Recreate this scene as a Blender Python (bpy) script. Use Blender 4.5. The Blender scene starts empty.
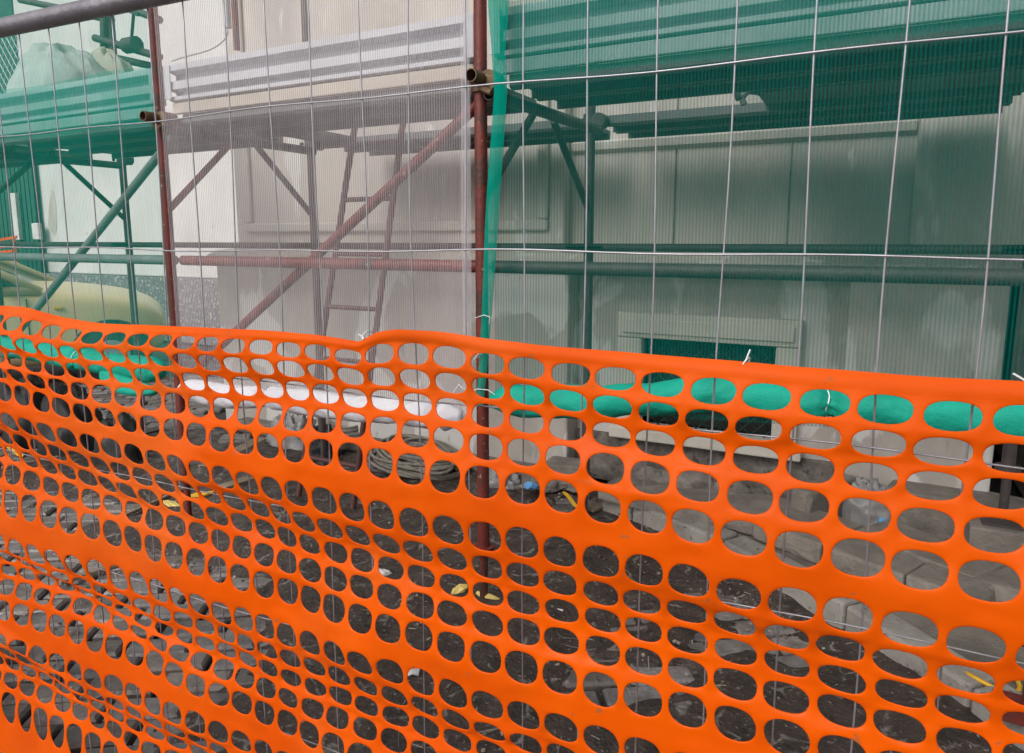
import bpy, bmesh, math, random
from mathutils import Vector, Matrix, noise
random.seed(7)
S = bpy.context.scene
COL = S.collection
PI = math.pi
# ------------------------------------------------------------------ frame of reference
# x runs along the facade, y into the scene, z up.  Eye height 1.47 m, fence plane y = 1.
EYE = 1.47
PITCH = math.radians(8.4)
YAW = math.radians(27.2)            # facade frame
YAWF = math.radians(24.8)           # the wire fence stands 2.4 degrees off the facade
FPX = 690.0
cp, sp, cy, sy = math.cos(PITCH), math.sin(PITCH), math.cos(YAW), math.sin(YAW)

def ray(u, v):
    a = (u - 512) / FPX; b = (v - 341) / FPX
    F = cp - b * sp; down = sp + b * cp
    return Vector((-F * sy + a * cy, F * cy + a * sy, -down))

def ray_f(u, v):
    a = (u - 512) / FPX; b = (v - 341) / FPX
    F = cp - b * sp; down = sp + b * cp; c, s_ = math.cos(YAWF), math.sin(YAWF)
    return Vector((-F * s_ + a * c, F * c + a * s_, -down))

def at_f(u, v, Y):
    r = ray_f(u, v); return Vector((0, 0, EYE)) + r * (Y / r.y)

SPIN = Matrix.Rotation(YAW - YAWF, 4, 'Z')
def spin(o):                          # turn a thing laid out along the fence into place
    o.location = SPIN @ Vector(o.location); o.rotation_euler.z += YAW - YAWF

def at(u, v, Y):                     # survey point: sight line cut at depth Y
    r = ray(u, v)
    return Vector((0, 0, EYE)) + r * (Y / r.y)

def atz(u, v, z):                    # survey point: sight line cut at height z
    r = ray(u, v)
    return Vector((0, 0, EYE)) + r * ((z - EYE) / r.z)

def fbm(p, sc=1.0, o=4):
    return noise.fractal(Vector(p) * sc, 0.9, 2.0, o)

# ------------------------------------------------------------------ materials
def newmat(name):
    m = bpy.data.materials.new(name); m.use_nodes = True
    nt = m.node_tree
    for n in list(nt.nodes):
        nt.nodes.remove(n)
    out = nt.nodes.new('ShaderNodeOutputMaterial')
    return m, nt, out

def N(nt, t, **kw):
    n = nt.nodes.new(t)
    for k, v in kw.items():
        setattr(n, k, v)
    return n

def lnk(nt, a, b):
    nt.links.new(a, b)

def mat(name, c1, c2=None, rough=0.7, scale=6.0, bump=0.0, bscale=None, metal=0.0, spots=None, spot_scale=30.0,
        spot_lim=(0.62, 0.7), stretch=(1, 1, 1), stain=None, stain_scale=1.2, stain_lim=(0.55, 0.7), trans=0.0, rvar=0.0, attr=None, spec=0.5, joint_glints=0):
    m, nt, out = newmat(name)
    if c2 is None:
        c2 = tuple(x * 0.75 for x in c1)
    b = N(nt, 'ShaderNodeBsdfPrincipled')
    b.inputs['Metallic'].default_value = metal
    b.inputs['Roughness'].default_value = rough
    b.inputs['Specular IOR Level'].default_value = spec
    tc = N(nt, 'ShaderNodeTexCoord')
    mp = N(nt, 'ShaderNodeMapping'); mp.inputs['Scale'].default_value = stretch
    lnk(nt, tc.outputs['Object'], mp.inputs['Vector'])
    nz = N(nt, 'ShaderNodeTexNoise'); nz.inputs['Scale'].default_value = scale; nz.inputs['Detail'].default_value = 6
    nz.inputs['Roughness'].default_value = 0.62
    lnk(nt, mp.outputs[0], nz.inputs['Vector'])
    cr = N(nt, 'ShaderNodeValToRGB')
    cr.color_ramp.elements[0].position = 0.33; cr.color_ramp.elements[0].color = (*c2, 1)
    cr.color_ramp.elements[1].position = 0.68; cr.color_ramp.elements[1].color = (*c1, 1)
    lnk(nt, nz.outputs['Fac'], cr.inputs['Fac'])
    col = cr.outputs['Color']
    def overlay(col, c, sc, lim, dist=0.0):
        n2 = N(nt, 'ShaderNodeTexNoise'); n2.inputs['Scale'].default_value = sc; n2.inputs['Detail'].default_value = 5
        n2.inputs['Distortion'].default_value = dist
        lnk(nt, mp.outputs[0], n2.inputs['Vector'])
        mr = N(nt, 'ShaderNodeMapRange'); mr.inputs['From Min'].default_value = lim[0]; mr.inputs['From Max'].default_value = lim[1]
        lnk(nt, n2.outputs['Fac'], mr.inputs['Value'])
        mx = N(nt, 'ShaderNodeMix', data_type='RGBA')
        lnk(nt, mr.outputs[0], mx.inputs[0]); lnk(nt, col, mx.inputs[6]); mx.inputs[7].default_value = (*c, 1)
        return mx.outputs[2]
    if stain: col = overlay(col, stain, stain_scale, stain_lim, 0.6)
    if spots: col = overlay(col, spots, spot_scale, spot_lim)
    if attr:
        an = N(nt, 'ShaderNodeAttribute', attribute_name=attr)
        mx = N(nt, 'ShaderNodeMix', data_type='RGBA', blend_type='MULTIPLY'); mx.inputs[0].default_value = 1
        lnk(nt, col, mx.inputs[6]); lnk(nt, an.outputs['Color'], mx.inputs[7]); col = mx.outputs[2]
    if joint_glints:  # pale joint dirt; wet glints along the joints are put into the colour
        vo = N(nt, 'ShaderNodeTexVoronoi', feature='DISTANCE_TO_EDGE'); vo.inputs['Scale'].default_value = joint_glints
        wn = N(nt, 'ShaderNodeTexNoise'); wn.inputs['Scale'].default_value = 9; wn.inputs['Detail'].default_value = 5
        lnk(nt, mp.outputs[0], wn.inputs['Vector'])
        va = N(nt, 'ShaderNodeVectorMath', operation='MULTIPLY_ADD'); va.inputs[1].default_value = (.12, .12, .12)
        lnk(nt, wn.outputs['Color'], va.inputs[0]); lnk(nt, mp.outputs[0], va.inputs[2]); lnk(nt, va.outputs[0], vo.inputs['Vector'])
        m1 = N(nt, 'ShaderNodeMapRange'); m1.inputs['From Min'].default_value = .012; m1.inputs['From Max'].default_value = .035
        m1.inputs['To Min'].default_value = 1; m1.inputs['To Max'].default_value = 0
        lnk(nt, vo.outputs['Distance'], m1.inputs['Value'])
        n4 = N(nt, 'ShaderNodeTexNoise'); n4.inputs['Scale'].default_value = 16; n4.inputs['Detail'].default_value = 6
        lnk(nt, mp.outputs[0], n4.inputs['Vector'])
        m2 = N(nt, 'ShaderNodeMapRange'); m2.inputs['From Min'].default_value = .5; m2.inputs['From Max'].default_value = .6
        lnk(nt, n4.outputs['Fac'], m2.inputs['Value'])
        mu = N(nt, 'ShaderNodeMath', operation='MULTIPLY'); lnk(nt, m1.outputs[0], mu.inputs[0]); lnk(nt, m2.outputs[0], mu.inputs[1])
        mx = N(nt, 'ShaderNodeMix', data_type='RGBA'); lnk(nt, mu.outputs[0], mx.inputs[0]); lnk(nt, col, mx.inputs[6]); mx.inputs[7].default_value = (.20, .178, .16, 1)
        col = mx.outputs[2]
    lnk(nt, col, b.inputs['Base Color'])
    if rvar:
        mr = N(nt, 'ShaderNodeMapRange'); mr.inputs['From Min'].default_value = 0.35; mr.inputs['From Max'].default_value = 0.65
        mr.inputs['To Min'].default_value = max(0.05, rough - rvar); mr.inputs['To Max'].default_value = min(1, rough + rvar)
        n3 = N(nt, 'ShaderNodeTexNoise'); n3.inputs['Scale'].default_value = scale * 0.6; n3.inputs['Detail'].default_value = 4
        lnk(nt, mp.outputs[0], n3.inputs['Vector']); lnk(nt, n3.outputs['Fac'], mr.inputs['Value']); lnk(nt, mr.outputs[0], b.inputs['Roughness'])
    if bump:
        bn = N(nt, 'ShaderNodeTexNoise'); bn.inputs['Scale'].default_value = bscale or scale * 5; bn.inputs['Detail'].default_value = 5
        lnk(nt, mp.outputs[0], bn.inputs['Vector'])
        bp = N(nt, 'ShaderNodeBump'); bp.inputs['Strength'].default_value = bump; bp.inputs['Distance'].default_value = 0.01
        lnk(nt, bn.outputs['Fac'], bp.inputs['Height']); lnk(nt, bp.outputs[0], b.inputs['Normal'])
    sh = b.outputs[0]
    if trans:
        t = N(nt, 'ShaderNodeBsdfTranslucent'); lnk(nt, col, t.inputs['Color'])
        ms = N(nt, 'ShaderNodeMixShader'); ms.inputs[0].default_value = trans
        lnk(nt, sh, ms.inputs[1]); lnk(nt, t.outputs[0], ms.inputs[2]); sh = ms.outputs[0]
    lnk(nt, sh, out.inputs['Surface'])
    return m

def netmat(name, colr, a0, a1, period=0.011, trans=0.45):
    """woven debris netting: vertical yarns, see-through between them"""
    m, nt, out = newmat(name)
    tc = N(nt, 'ShaderNodeTexCoord')
    wv = N(nt, 'ShaderNodeTexWave', wave_type='BANDS', bands_direction='X', wave_profile='SIN')
    wv.inputs['Scale'].default_value = 2 * PI / (20 * period); wv.inputs['Distortion'].default_value = 0.06
    wv.inputs['Detail'].default_value = 1.0; wv.inputs['Detail Scale'].default_value = 0.02
    lnk(nt, tc.outputs['Object'], wv.inputs['Vector'])
    mp = N(nt, 'ShaderNodeMapping'); mp.inputs['Scale'].default_value = (60, 1, 1.5)
    lnk(nt, tc.outputs['Object'], mp.inputs['Vector'])
    nz = N(nt, 'ShaderNodeTexNoise'); nz.inputs['Scale'].default_value = 1.0; nz.inputs['Detail'].default_value = 3
    lnk(nt, mp.outputs[0], nz.inputs['Vector'])
    n2 = N(nt, 'ShaderNodeTexNoise'); n2.inputs['Scale'].default_value = 2.2; n2.inputs['Detail'].default_value = 4
    lnk(nt, tc.outputs['Object'], n2.inputs['Vector'])
    n2.inputs['Distortion'].default_value = .8
    ma = N(nt, 'ShaderNodeMath', operation='MULTIPLY_ADD'); ma.inputs[1].default_value = a1 - a0; ma.inputs[2].default_value = a0
    lnk(nt, wv.outputs['Fac'], ma.inputs[0])
    mb = N(nt, 'ShaderNodeMath', operation='MULTIPLY_ADD'); mb.inputs[1].default_value = 0.16; mb.inputs[2].default_value = -0.08
    lnk(nt, nz.outputs['Fac'], mb.inputs[0])
    md = N(nt, 'ShaderNodeMath', operation='MULTIPLY_ADD'); md.inputs[1].default_value = 0.30; md.inputs[2].default_value = -0.15
    lnk(nt, n2.outputs['Fac'], md.inputs[0])
    s1 = N(nt, 'ShaderNodeMath', operation='ADD'); lnk(nt, ma.outputs[0], s1.inputs[0]); lnk(nt, mb.outputs[0], s1.inputs[1])
    s2 = N(nt, 'ShaderNodeMath', operation='ADD', use_clamp=True); lnk(nt, s1.outputs[0], s2.inputs[0]); lnk(nt, md.outputs[0], s2.inputs[1])
    d = N(nt, 'ShaderNodeBsdfDiffuse'); d.inputs['Color'].default_value = (*colr, 1)
    t = N(nt, 'ShaderNodeBsdfTranslucent'); t.inputs['Color'].default_value = (*colr, 1)
    m1 = N(nt, 'ShaderNodeMixShader'); m1.inputs[0].default_value = trans
    lnk(nt, d.outputs[0], m1.inputs[1]); lnk(nt, t.outputs[0], m1.inputs[2])
    tr = N(nt, 'ShaderNodeBsdfTransparent')
    m2 = N(nt, 'ShaderNodeMixShader')
    lnk(nt, s2.outputs[0], m2.inputs[0]); lnk(nt, tr.outputs[0], m2.inputs[1]); lnk(nt, m1.outputs[0], m2.inputs[2])
    lnk(nt, m2.outputs[0], out.inputs['Surface'])
    return m

M = {}
M['plaster'] = mat('weathered_plaster', (0.63, 0.57, 0.515), (0.50, 0.45, 0.405), 0.9, 3.2, 0.35, 40, stretch=(1, 1, .35), stain=(0.42, 0.385, 0.355), stain_scale=1.1, stain_lim=(0.56, 0.68), spots=(0.68, 0.65, 0.61), spot_scale=5, spot_lim=(0.62, 0.66))
M['plinth'] = mat('grey_cement_render', (0.55, 0.50, 0.455), (0.42, 0.378, 0.34), 0.9, 4.0, 0.4, 50, stretch=(1, 1, .45), stain=(0.68, 0.65, 0.62), stain_scale=2.4, stain_lim=(0.52, 0.545), spots=(0.36, 0.33, 0.3), spot_scale=7, spot_lim=(0.66, 0.72))
M['white_wall'] = mat('white_lime_wall', (0.66, 0.65, 0.635), (0.58, 0.57, 0.55), 0.9, 1.5, 0.2, 30, stain=(0.50, 0.48, 0.45), stain_scale=0.9, stain_lim=(0.6, 0.75), spots=(0.5, 0.47, 0.42), spot_scale=4, spot_lim=(0.70, 0.74))
M['speckle'] = mat('grey_speckled_stone', (0.23, 0.225, 0.23), (0.10, 0.10, 0.105), 0.8, 22, 0.6, 40, spots=(0.42, 0.41, 0.41), spot_scale=26, spot_lim=(0.56, 0.64))
M['frame_stone'] = mat('pale_stone_surround', (0.74, 0.69, 0.60), (0.62, 0.57, 0.50), 0.85, 4, 0.25, 60)
M['rubble'] = mat('rough_rubble_wall', (0.30, 0.265, 0.235), (0.12, 0.10, 0.09), 0.95, 14, 1.0, 22, spots=(0.08, 0.07, 0.06), spot_scale=26, spot_lim=(0.6, 0.68))
M['concrete'] = mat('light_concrete', (0.29, 0.255, 0.22), (0.17, 0.148, 0.128), 0.85, 8, 0.6, 60, stain=(0.14, 0.125, 0.11), stain_scale=2.2, stain_lim=(0.58, 0.7), spots=(0.12, 0.11, 0.1), spot_scale=60, spot_lim=(0.68, 0.72))
M['stone_path'] = mat('worn_pale_paving', (0.26, 0.225, 0.19), (0.15, 0.13, 0.11), 0.75, 8, 0.6, 70, stain=(0.10, 0.09, 0.08), stain_scale=2.5, stain_lim=(0.56, 0.7), spots=(0.07, 0.065, 0.06), spot_scale=45, spot_lim=(0.69, 0.73))
M['kerb'] = mat('granite_kerb', (0.36, 0.335, 0.30), (0.22, 0.20, 0.18), 0.75, 6, 0.4, 70, spots=(0.12, 0.11, 0.10), spot_scale=35, spot_lim=(0.62, 0.7))
M['dark'] = mat('dark_interior', (0.02, 0.025, 0.022), (0.012, 0.014, 0.013), 0.8, 5)
M['grille'] = mat('green_metal_grille', (0.03, 0.09, 0.07), (0.02, 0.05, 0.04), 0.5, 20)
M['red_pipe'] = mat('red_oxide_paint', (0.20, 0.030, 0.020), (0.11, 0.022, 0.017), 0.5, 7, 0.3, 60, spots=(0.30, 0.24, 0.18), spot_scale=38, spot_lim=(0.66, 0.69), stain=(0.075, 0.026, 0.018), stain_scale=7, stain_lim=(0.54, 0.64))
M['inner_pipe'] = mat('dull_grey_pipe', (0.10, 0.075, 0.07), (0.05, 0.042, 0.04), 0.55, 9, 0.3, 60)
M['ladder'] = mat('dull_red_brown_steel', (0.14, 0.05, 0.042), (0.085, 0.038, 0.034), 0.55, 10, 0.3, 60)
M['grey_pipe'] = mat('dull_galvanised_pipe', (0.24, 0.24, 0.24), (0.15, 0.15, 0.15), 0.5, 9, 0.2, 60)
M['galv'] = mat('galvanised_steel', (0.52, 0.52, 0.54), (0.40, 0.40, 0.42), 0.45, 12, 0.1, 60, metal=0.6)
M['wire'] = mat('galvanised_wire', (0.50, 0.48, 0.52), (0.36, 0.35, 0.38), 0.42, 30, metal=0.55)
M['tube'] = mat('fence_tube_steel', (0.30, 0.28, 0.31), (0.2, 0.19, 0.21), 0.4, 14, 0.2, 80, metal=0.6)
M['brass'] = mat('rusty_brass_clamp', (0.20, 0.13, 0.07), (0.10, 0.055, 0.03), 0.55, 25, 0.4, 70, metal=0.4)
M['toe'] = mat('pale_steel_toe_board', (0.60, 0.61, 0.64), (0.48, 0.49, 0.52), 0.5, 4, 0.12, 40, spots=(0.40, 0.36, 0.3), spot_scale=22, spot_lim=(0.70, 0.74), stretch=(0.4, 1, 1))
M['cream'] = mat('cream_plank_edge', (0.62, 0.57, 0.49), (0.48, 0.43, 0.36), 0.8, 5, 0.2, 50, spots=(0.35, 0.2, 0.08), spot_scale=30, spot_lim=(0.71, 0.74), stretch=(0.3, 1, 1))
M['plank'] = mat('grey_steel_plank', (0.20, 0.20, 0.20), (0.13, 0.13, 0.13), 0.7, 5, 0.2, 40, stretch=(0.4, 2, 1))
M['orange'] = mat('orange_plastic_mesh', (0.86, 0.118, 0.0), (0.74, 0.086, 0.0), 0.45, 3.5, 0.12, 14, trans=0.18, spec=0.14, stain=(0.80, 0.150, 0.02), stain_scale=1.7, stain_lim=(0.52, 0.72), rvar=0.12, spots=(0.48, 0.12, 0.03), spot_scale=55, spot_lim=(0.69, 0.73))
M['green_roll'] = mat('green_netting_folded', (0.0, 0.42, 0.30), (0.0, 0.32, 0.22), 0.75, 7, 0.35, 60, stretch=(1, 1, 1), trans=0.15)
M['white_roll'] = mat('white_netting_folded', (0.76, 0.74, 0.77), (0.66, 0.64, 0.68), 0.8, 7, 0.35, 60, trans=0.15)
M['green_net'] = netmat('green_debris_netting', (0.005, 0.22, 0.18), 0.17, 0.49)
M['green_net_left'] = netmat('green_debris_netting_thin', (0.0, 0.52, 0.39), 0.12, 0.36)
M['white_net'] = netmat('white_debris_netting', (0.80, 0.73, 0.755), 0.15, 0.40)
M['green_hem'] = netmat('green_netting_doubled', (0.0, 0.42, 0.31), 0.70, 0.86)
M['white_hem'] = netmat('white_netting_doubled', (0.80, 0.76, 0.82), 0.26, 0.42)
M['green_fold'] = netmat('green_netting_second_layer', (0.0, 0.46, 0.34), 0.20, 0.40)
M['tie'] = mat('white_cable_tie', (0.85, 0.85, 0.85), (0.8, 0.8, 0.8), 0.4)
M['soil'] = mat('wet_dark_earth', (0.080, 0.057, 0.047), (0.028, 0.020, 0.017), 0.5, 14, 1.0, 60, spots=(0.22, 0.20, 0.18), spot_scale=60, spot_lim=(0.64, 0.68), rvar=0.25, joint_glints=5)
M['sett'] = mat('basalt_setts', (0.25, 0.225, 0.215), (0.12, 0.107, 0.10), 0.5, 12, 0.5, 60, rvar=0.2, attr='tone', spots=(0.28, 0.26, 0.25), spot_scale=60, spot_lim=(0.66, 0.7))
M['asphalt'] = mat('asphalt', (0.06, 0.058, 0.056), (0.04, 0.038, 0.037), 0.8, 20, 0.5, 120)
M['straw'] = mat('pale_litter', (0.46, 0.43, 0.39), (0.26, 0.24, 0.22), 0.8, 10, attr='tone')
M['rope'] = mat('grey_hose', (0.30, 0.265, 0.225), (0.17, 0.15, 0.125), 0.75, 22, 0.5, 90)
M['yellow'] = mat('yellow_plastic', (0.75, 0.42, 0.02), (0.6, 0.32, 0.02), 0.5, 12)
M['paleyellow'] = mat('pale_yellow_foam', (0.80, 0.62, 0.20), (0.70, 0.52, 0.16), 0.8, 25, 0.5, 60)
M['whitescrap'] = mat('white_scrap', (0.75, 0.74, 0.72), (0.55, 0.54, 0.52), 0.7, 18, 0.3, 60)
M['blue'] = mat('blue_plastic', (0.16, 0.42, 0.75), (0.10, 0.3, 0.6), 0.5, 10)
M['bag'] = mat('clear_plastic_bag', (0.50, 0.48, 0.47), (0.36, 0.345, 0.34), 0.3, 9, 0.5, 30, trans=0.3)
M['sack'] = mat('white_woven_sack', (0.70, 0.73, 0.70), (0.58, 0.62, 0.6), 0.8, 6, 0.4, 40, trans=0.2)
M['leaf'] = mat('weed_leaf', (0.10, 0.26, 0.03), (0.05, 0.15, 0.02), 0.5, 20, trans=0.2)
M['car_paint'] = mat('beige_car_paint', (0.66, 0.52, 0.29), (0.63, 0.495, 0.28), 0.28, 3, spec=0.6)
M['glass'] = mat('dark_car_glass', (0.03, 0.04, 0.04), (0.025, 0.03, 0.03), 0.08, 3)
M['rubber'] = mat('black_rubber', (0.025, 0.025, 0.025), (0.018, 0.018, 0.018), 0.75, 12)
M['black'] = mat('black_plastic', (0.02, 0.02, 0.02), (0.012, 0.012, 0.012), 0.6, 9)
M['shutter'] = mat('dark_green_shutter', (0.02, 0.10, 0.075), (0.014, 0.07, 0.05), 0.6, 8)
M['cable'] = mat('grey_cable', (0.4, 0.38, 0.37), (0.3, 0.29, 0.28), 0.6, 9)
M['timber'] = mat('dark_wet_timber', (0.07, 0.055, 0.045), (0.035, 0.028, 0.024), 0.8, 8, 0.5, 40, stretch=(1, 4, 4))
M['wood'] = mat('weathered_board', (0.30, 0.235, 0.17), (0.18, 0.14, 0.10), 0.8, 6, 0.4, 40, stretch=(0.3, 3, 3))

# ------------------------------------------------------------------ mesh builder
ORG = {}
class MB:
    def __init__(s):
        s.v = []; s.f = []; s.tone = []
    def add(s, vs, fs):
        o = len(s.v); s.v += [Vector(v) for v in vs]; s.f += [tuple(i + o for i in f) for f in fs]
        return s
    def box(s, x0, x1, y0, y1, z0, z1, m=None):
        vs = [Vector(p) for p in ((x0, y0, z0), (x1, y0, z0), (x1, y1, z0), (x0, y1, z0), (x0, y0, z1), (x1, y0, z1), (x1, y1, z1), (x0, y1, z1))]
        if m: vs = [m @ v for v in vs]
        return s.add(vs, [(0, 3, 2, 1), (4, 5, 6, 7), (0, 1, 5, 4), (1, 2, 6, 5), (2, 3, 7, 6), (3, 0, 4, 7)])
    def tube(s, pts, r, n=10, closed=False, caps=True, rfun=None):
        pts = [Vector(p) for p in pts]; L = len(pts); rings = []
        up = None; vs = []
        for i, p in enumerate(pts):
            if closed: t = (pts[(i + 1) % L] - pts[i - 1])
            else: t = pts[min(i + 1, L - 1)] - pts[max(i - 1, 0)]
            if t.length < 1e-9: t = Vector((0, 0, 1))
            t.normalize()
            if up is None:
                up = Vector((0, 0, 1)) if abs(t.z) < 0.9 else Vector((1, 0, 0))
            a = up - t * up.dot(t)
            if a.length < 1e-6: a = t.orthogonal()
            a.normalize(); up = a; b = t.cross(a)
            for k in range(n):
                th = 2 * PI * k / n
                rr = rfun(i, th) if rfun else (r[i] if isinstance(r, (list, tuple)) else r)
                vs.append(p + (a * math.cos(th) + b * math.sin(th)) * rr)
        fs = []
        for i in range(L if closed else L - 1):
            j = (i + 1) % L
            for k in range(n):
                q = (k + 1) % n
                fs.append((i * n + k, i * n + q, j * n + q, j * n + k))
        if caps and not closed:
            fs.append(tuple(range(n - 1, -1, -1))); fs.append(tuple((L - 1) * n + k for k in range(n)))
        return s.add(vs, fs)
    def pipe(s, p0, p1, r=0.024, t=0.0035, n=14):        # open hollow tube
        p0, p1 = Vector(p0), Vector(p1)
        d = (p1 - p0).normalized(); a = d.orthogonal().normalized(); b = d.cross(a); vs = []
        for p, rr in ((p0, r), (p1, r), (p1, r - t), (p0, r - t)):
            for k in range(n):
                th = 2 * PI * k / n; vs.append(p + (a * math.cos(th) + b * math.sin(th)) * rr)
        fs = []
        for i in range(4):
            j = (i + 1) % 4
            for k in range(n):
                q = (k + 1) % n; fs.append((i * n + k, i * n + q, j * n + q, j * n + k))
        return s.add(vs, fs)
    def prism_x(s, prof, x0, x1):                         # profile in (y, z) extruded along x
        n = len(prof); vs = [Vector((x0, y, z)) for y, z in prof] + [Vector((x1, y, z)) for y, z in prof]
        fs = [tuple((i, (i + 1) % n, n + (i + 1) % n, n + i)) for i in range(n)] + [tuple(range(n - 1, -1, -1)), tuple(range(n, 2 * n))]
        return s.add(vs, fs)
    def prism_z(s, prof, z0, z1):
        n = len(prof); vs = [Vector((x, y, z0)) for x, y in prof] + [Vector((x, y, z1)) for x, y in prof]
        fs = [tuple((i, (i + 1) % n, n + (i + 1) % n, n + i)) for i in range(n)] + [tuple(range(n - 1, -1, -1)), tuple(range(n, 2 * n))]
        return s.add(vs, fs)
    def grid(s, fn, nu, nv):
        o = [fn(i / nu, j / nv) for j in range(nv + 1) for i in range(nu + 1)]
        fs = [(j * (nu + 1) + i, j * (nu + 1) + i + 1, (j + 1) * (nu + 1) + i + 1, (j + 1) * (nu + 1) + i) for j in range(nv) for i in range(nu)]
        return s.add(o, fs)
    def build(s, name, m, parent=None, smooth=False, bevel=0.0, fixn=True, sub=0, tones=None, seg=2, angle=None):
        org = ORG[parent.name] if parent else Vector((0, 0, 0))
        if parent is None and s.v:                        # origin at the base of the thing
            xs = [v.x for v in s.v]; ys = [v.y for v in s.v]; zs = [v.z for v in s.v]
            loc = Vector(((min(xs) + max(xs)) / 2, (min(ys) + max(ys)) / 2, min(zs)))
        else:
            loc = Vector((0, 0, 0))
        me = bpy.data.meshes.new(name)
        me.from_pydata([tuple(v - org - loc) for v in s.v], [], s.f); me.validate()
        if fixn:
            bm = bmesh.new(); bm.from_mesh(me); bmesh.ops.recalc_face_normals(bm, faces=bm.faces); bm.to_mesh(me); bm.free()
        if tones:
            ca = me.color_attributes.new('tone', 'FLOAT_COLOR', 'CORNER')
            for p in me.polygons:
                t = tones[p.index]
                for li in p.loop_indices: ca.data[li].color = (t[0], t[1], t[2], 1)
        me.materials.append(m)
        if smooth:
            for p in me.polygons: p.use_smooth = True
        o = bpy.data.objects.new(name, me); COL.objects.link(o); o.location = loc
        ORG[o.name] = org if parent else loc
        if parent: o.parent = parent
        if bevel:
            b = o.modifiers.new('bevel', 'BEVEL'); b.width = bevel; b.segments = seg; b.limit_method = 'ANGLE'
        if sub:
            q = o.modifiers.new('sub', 'SUBSURF'); q.levels = sub; q.render_levels = sub
        if smooth and angle:
            es = o.modifiers.new('split', 'EDGE_SPLIT'); es.split_angle = math.radians(angle)
        return o

def thing(name, label, cat, loc=(0, 0, 0), group=None):
    o = bpy.data.objects.new(name, None); COL.objects.link(o); o.location = loc; o.empty_display_size = 0.1
    o['label'] = label; o['category'] = cat
    if group: o['group'] = group
    ORG[o.name] = Vector(loc)
    return o

def tag(o, label, cat, group=None, kind=None):
    o['label'] = label; o['category'] = cat
    if group: o['group'] = group
    if kind: o['kind'] = kind
    return o

# ------------------------------------------------------------------ ground
g = MB(); g.add([(-250, -250, -0.035), (250, -250, -0.035), (250, 250, -0.035), (-250, 250, -0.035)], [(0, 1, 2, 3)])
o = g.build('ground', M['asphalt']); o['kind'] = 'structure'

# paved yard: basalt setts laid slantwise, one sheet
pv = MB(); tones = []
ang = math.radians(33); ca, sa = math.cos(ang), math.sin(ang)
bw, bh, gap = 0.24, 0.115, 0.012
for r in range(-70, 90):
    off = (r % 2) * bw * 0.5 + random.uniform(-0.02, 0.02)
    for c in range(-45, 40):
        x = c * bw + off; y = r * bh
        wx = x * ca - y * sa - 1.5; wy = x * sa + y * ca + 1.0
        lim = 3.75 if wx > -4.9 else 6.45
        if not (-7.5 < wx < 2.6 and 0.0 < wy < lim): continue
        hz = random.gauss(0, 0.0045); tx = random.gauss(0, 0.012); ty = random.gauss(0, 0.02)
        w2 = bw / 2 - gap / 2 - random.uniform(0, 0.006); h2 = bh / 2 - gap / 2 - random.uniform(0, 0.004); ch = 0.009
        base = []
        for (k, zz) in ((0.0, -0.03), (0.0, -0.010), (ch, 0.0)):
            for (sx, s2) in ((-1, -1), (1, -1), (1, 1), (-1, 1)):
                lx = sx * (w2 - k); ly = s2 * (h2 - k)
                base.append(Vector((wx + lx * ca - ly * sa, wy + lx * sa + ly * ca, zz + hz + (lx * tx + ly * ty if zz > -0.02 else 0))))
        fs = [(8, 9, 10, 11)]
        for l in (0, 4):
            for k in range(4):
                q = (k + 1) % 4; fs.append((l + k, l + q, l + 4 + q, l + 4 + k))
        pv.add(base, fs)
        t = random.uniform(0.62, 1.2); wm = random.uniform(-0.04, 0.05)
        tones += [(t + wm, t, t - wm)] * len(fs)
o = pv.build('paving', M['sett'], fixn=False, tones=tones); o['kind'] = 'structure'

# wet earth lying over the setts
EX0, EX1, EY0, EY1 = -5.2, 0.75, 0.9, 3.8
def earth(u, v):
    x = EX0 + (EX1 - EX0) * u; y = EY0 + (EY1 - EY0) * v
    c0 = (x + 2.8) ** 2 / 1.7 + (y - 1.2) ** 2 / .6
    bare = max(0, min(1, (1.15 - c0) * 1.5)) + max(0, min(.8, 2.2 * fbm((x * .9, y * .9, 11)) - (.0 if x < -2.2 else .75)))
    e = min(1 - min(1, bare), u / 0.1, (1 - u) / 0.02 + 0.3, v / 0.06, (1 - v) / 0.02 + 0.3)
    n = fbm((x, y, 3.0), 1.6) * 0.022 + fbm((x, y, 7.0), 9) * 0.007 + fbm((x, y, 9), 30) * 0.003
    return Vector((x, y, -0.05 + 0.078 * max(0, e) ** 0.6 + n))
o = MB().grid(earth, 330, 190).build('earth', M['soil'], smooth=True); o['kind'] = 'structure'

# small chips, straw and splinters on the earth: nobody could count them
lt = MB(); tones = []
for i in range(2600):
    x = random.uniform(-4.6, 0.6); y = random.uniform(1.1, 3.6)
    if fbm((x * 2.3, y * 2.3, 21)) < random.uniform(-.25, .25): continue
    a = random.uniform(0, PI)
    if random.random() < 0.25:
        l, w, h = random.uniform(0.01, 0.05), random.uniform(0.0006, 0.0014), 0.001
    else:
        l, w, h = random.uniform(0.002, 0.008), random.uniform(0.0015, 0.006), random.uniform(0.0015, 0.004)
    mt = Matrix.Translation((x, y, 0.022 + random.uniform(-0.006, 0.012) if x > -2.4 else 0.004)) @ Matrix.Rotation(a, 4, 'Z') @ Matrix.Rotation(random.gauss(0, 0.2), 4, 'Y') @ Matrix.Rotation(random.gauss(0, .3), 4, 'X')
    lt.box(-l, l, -w, w, -h, h, mt)
    t = random.choice((0.25, 0.35, 0.5, 0.7, 1.0)); tones += [(t, t * random.uniform(.85, 1), t * random.uniform(.7, 1))] * 6
o = lt.build('litter', M['straw'], tones=tones); tag(o, 'pale straw and mortar chips strewn over the wet dark earth', 'litter', kind='stuff')

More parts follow.
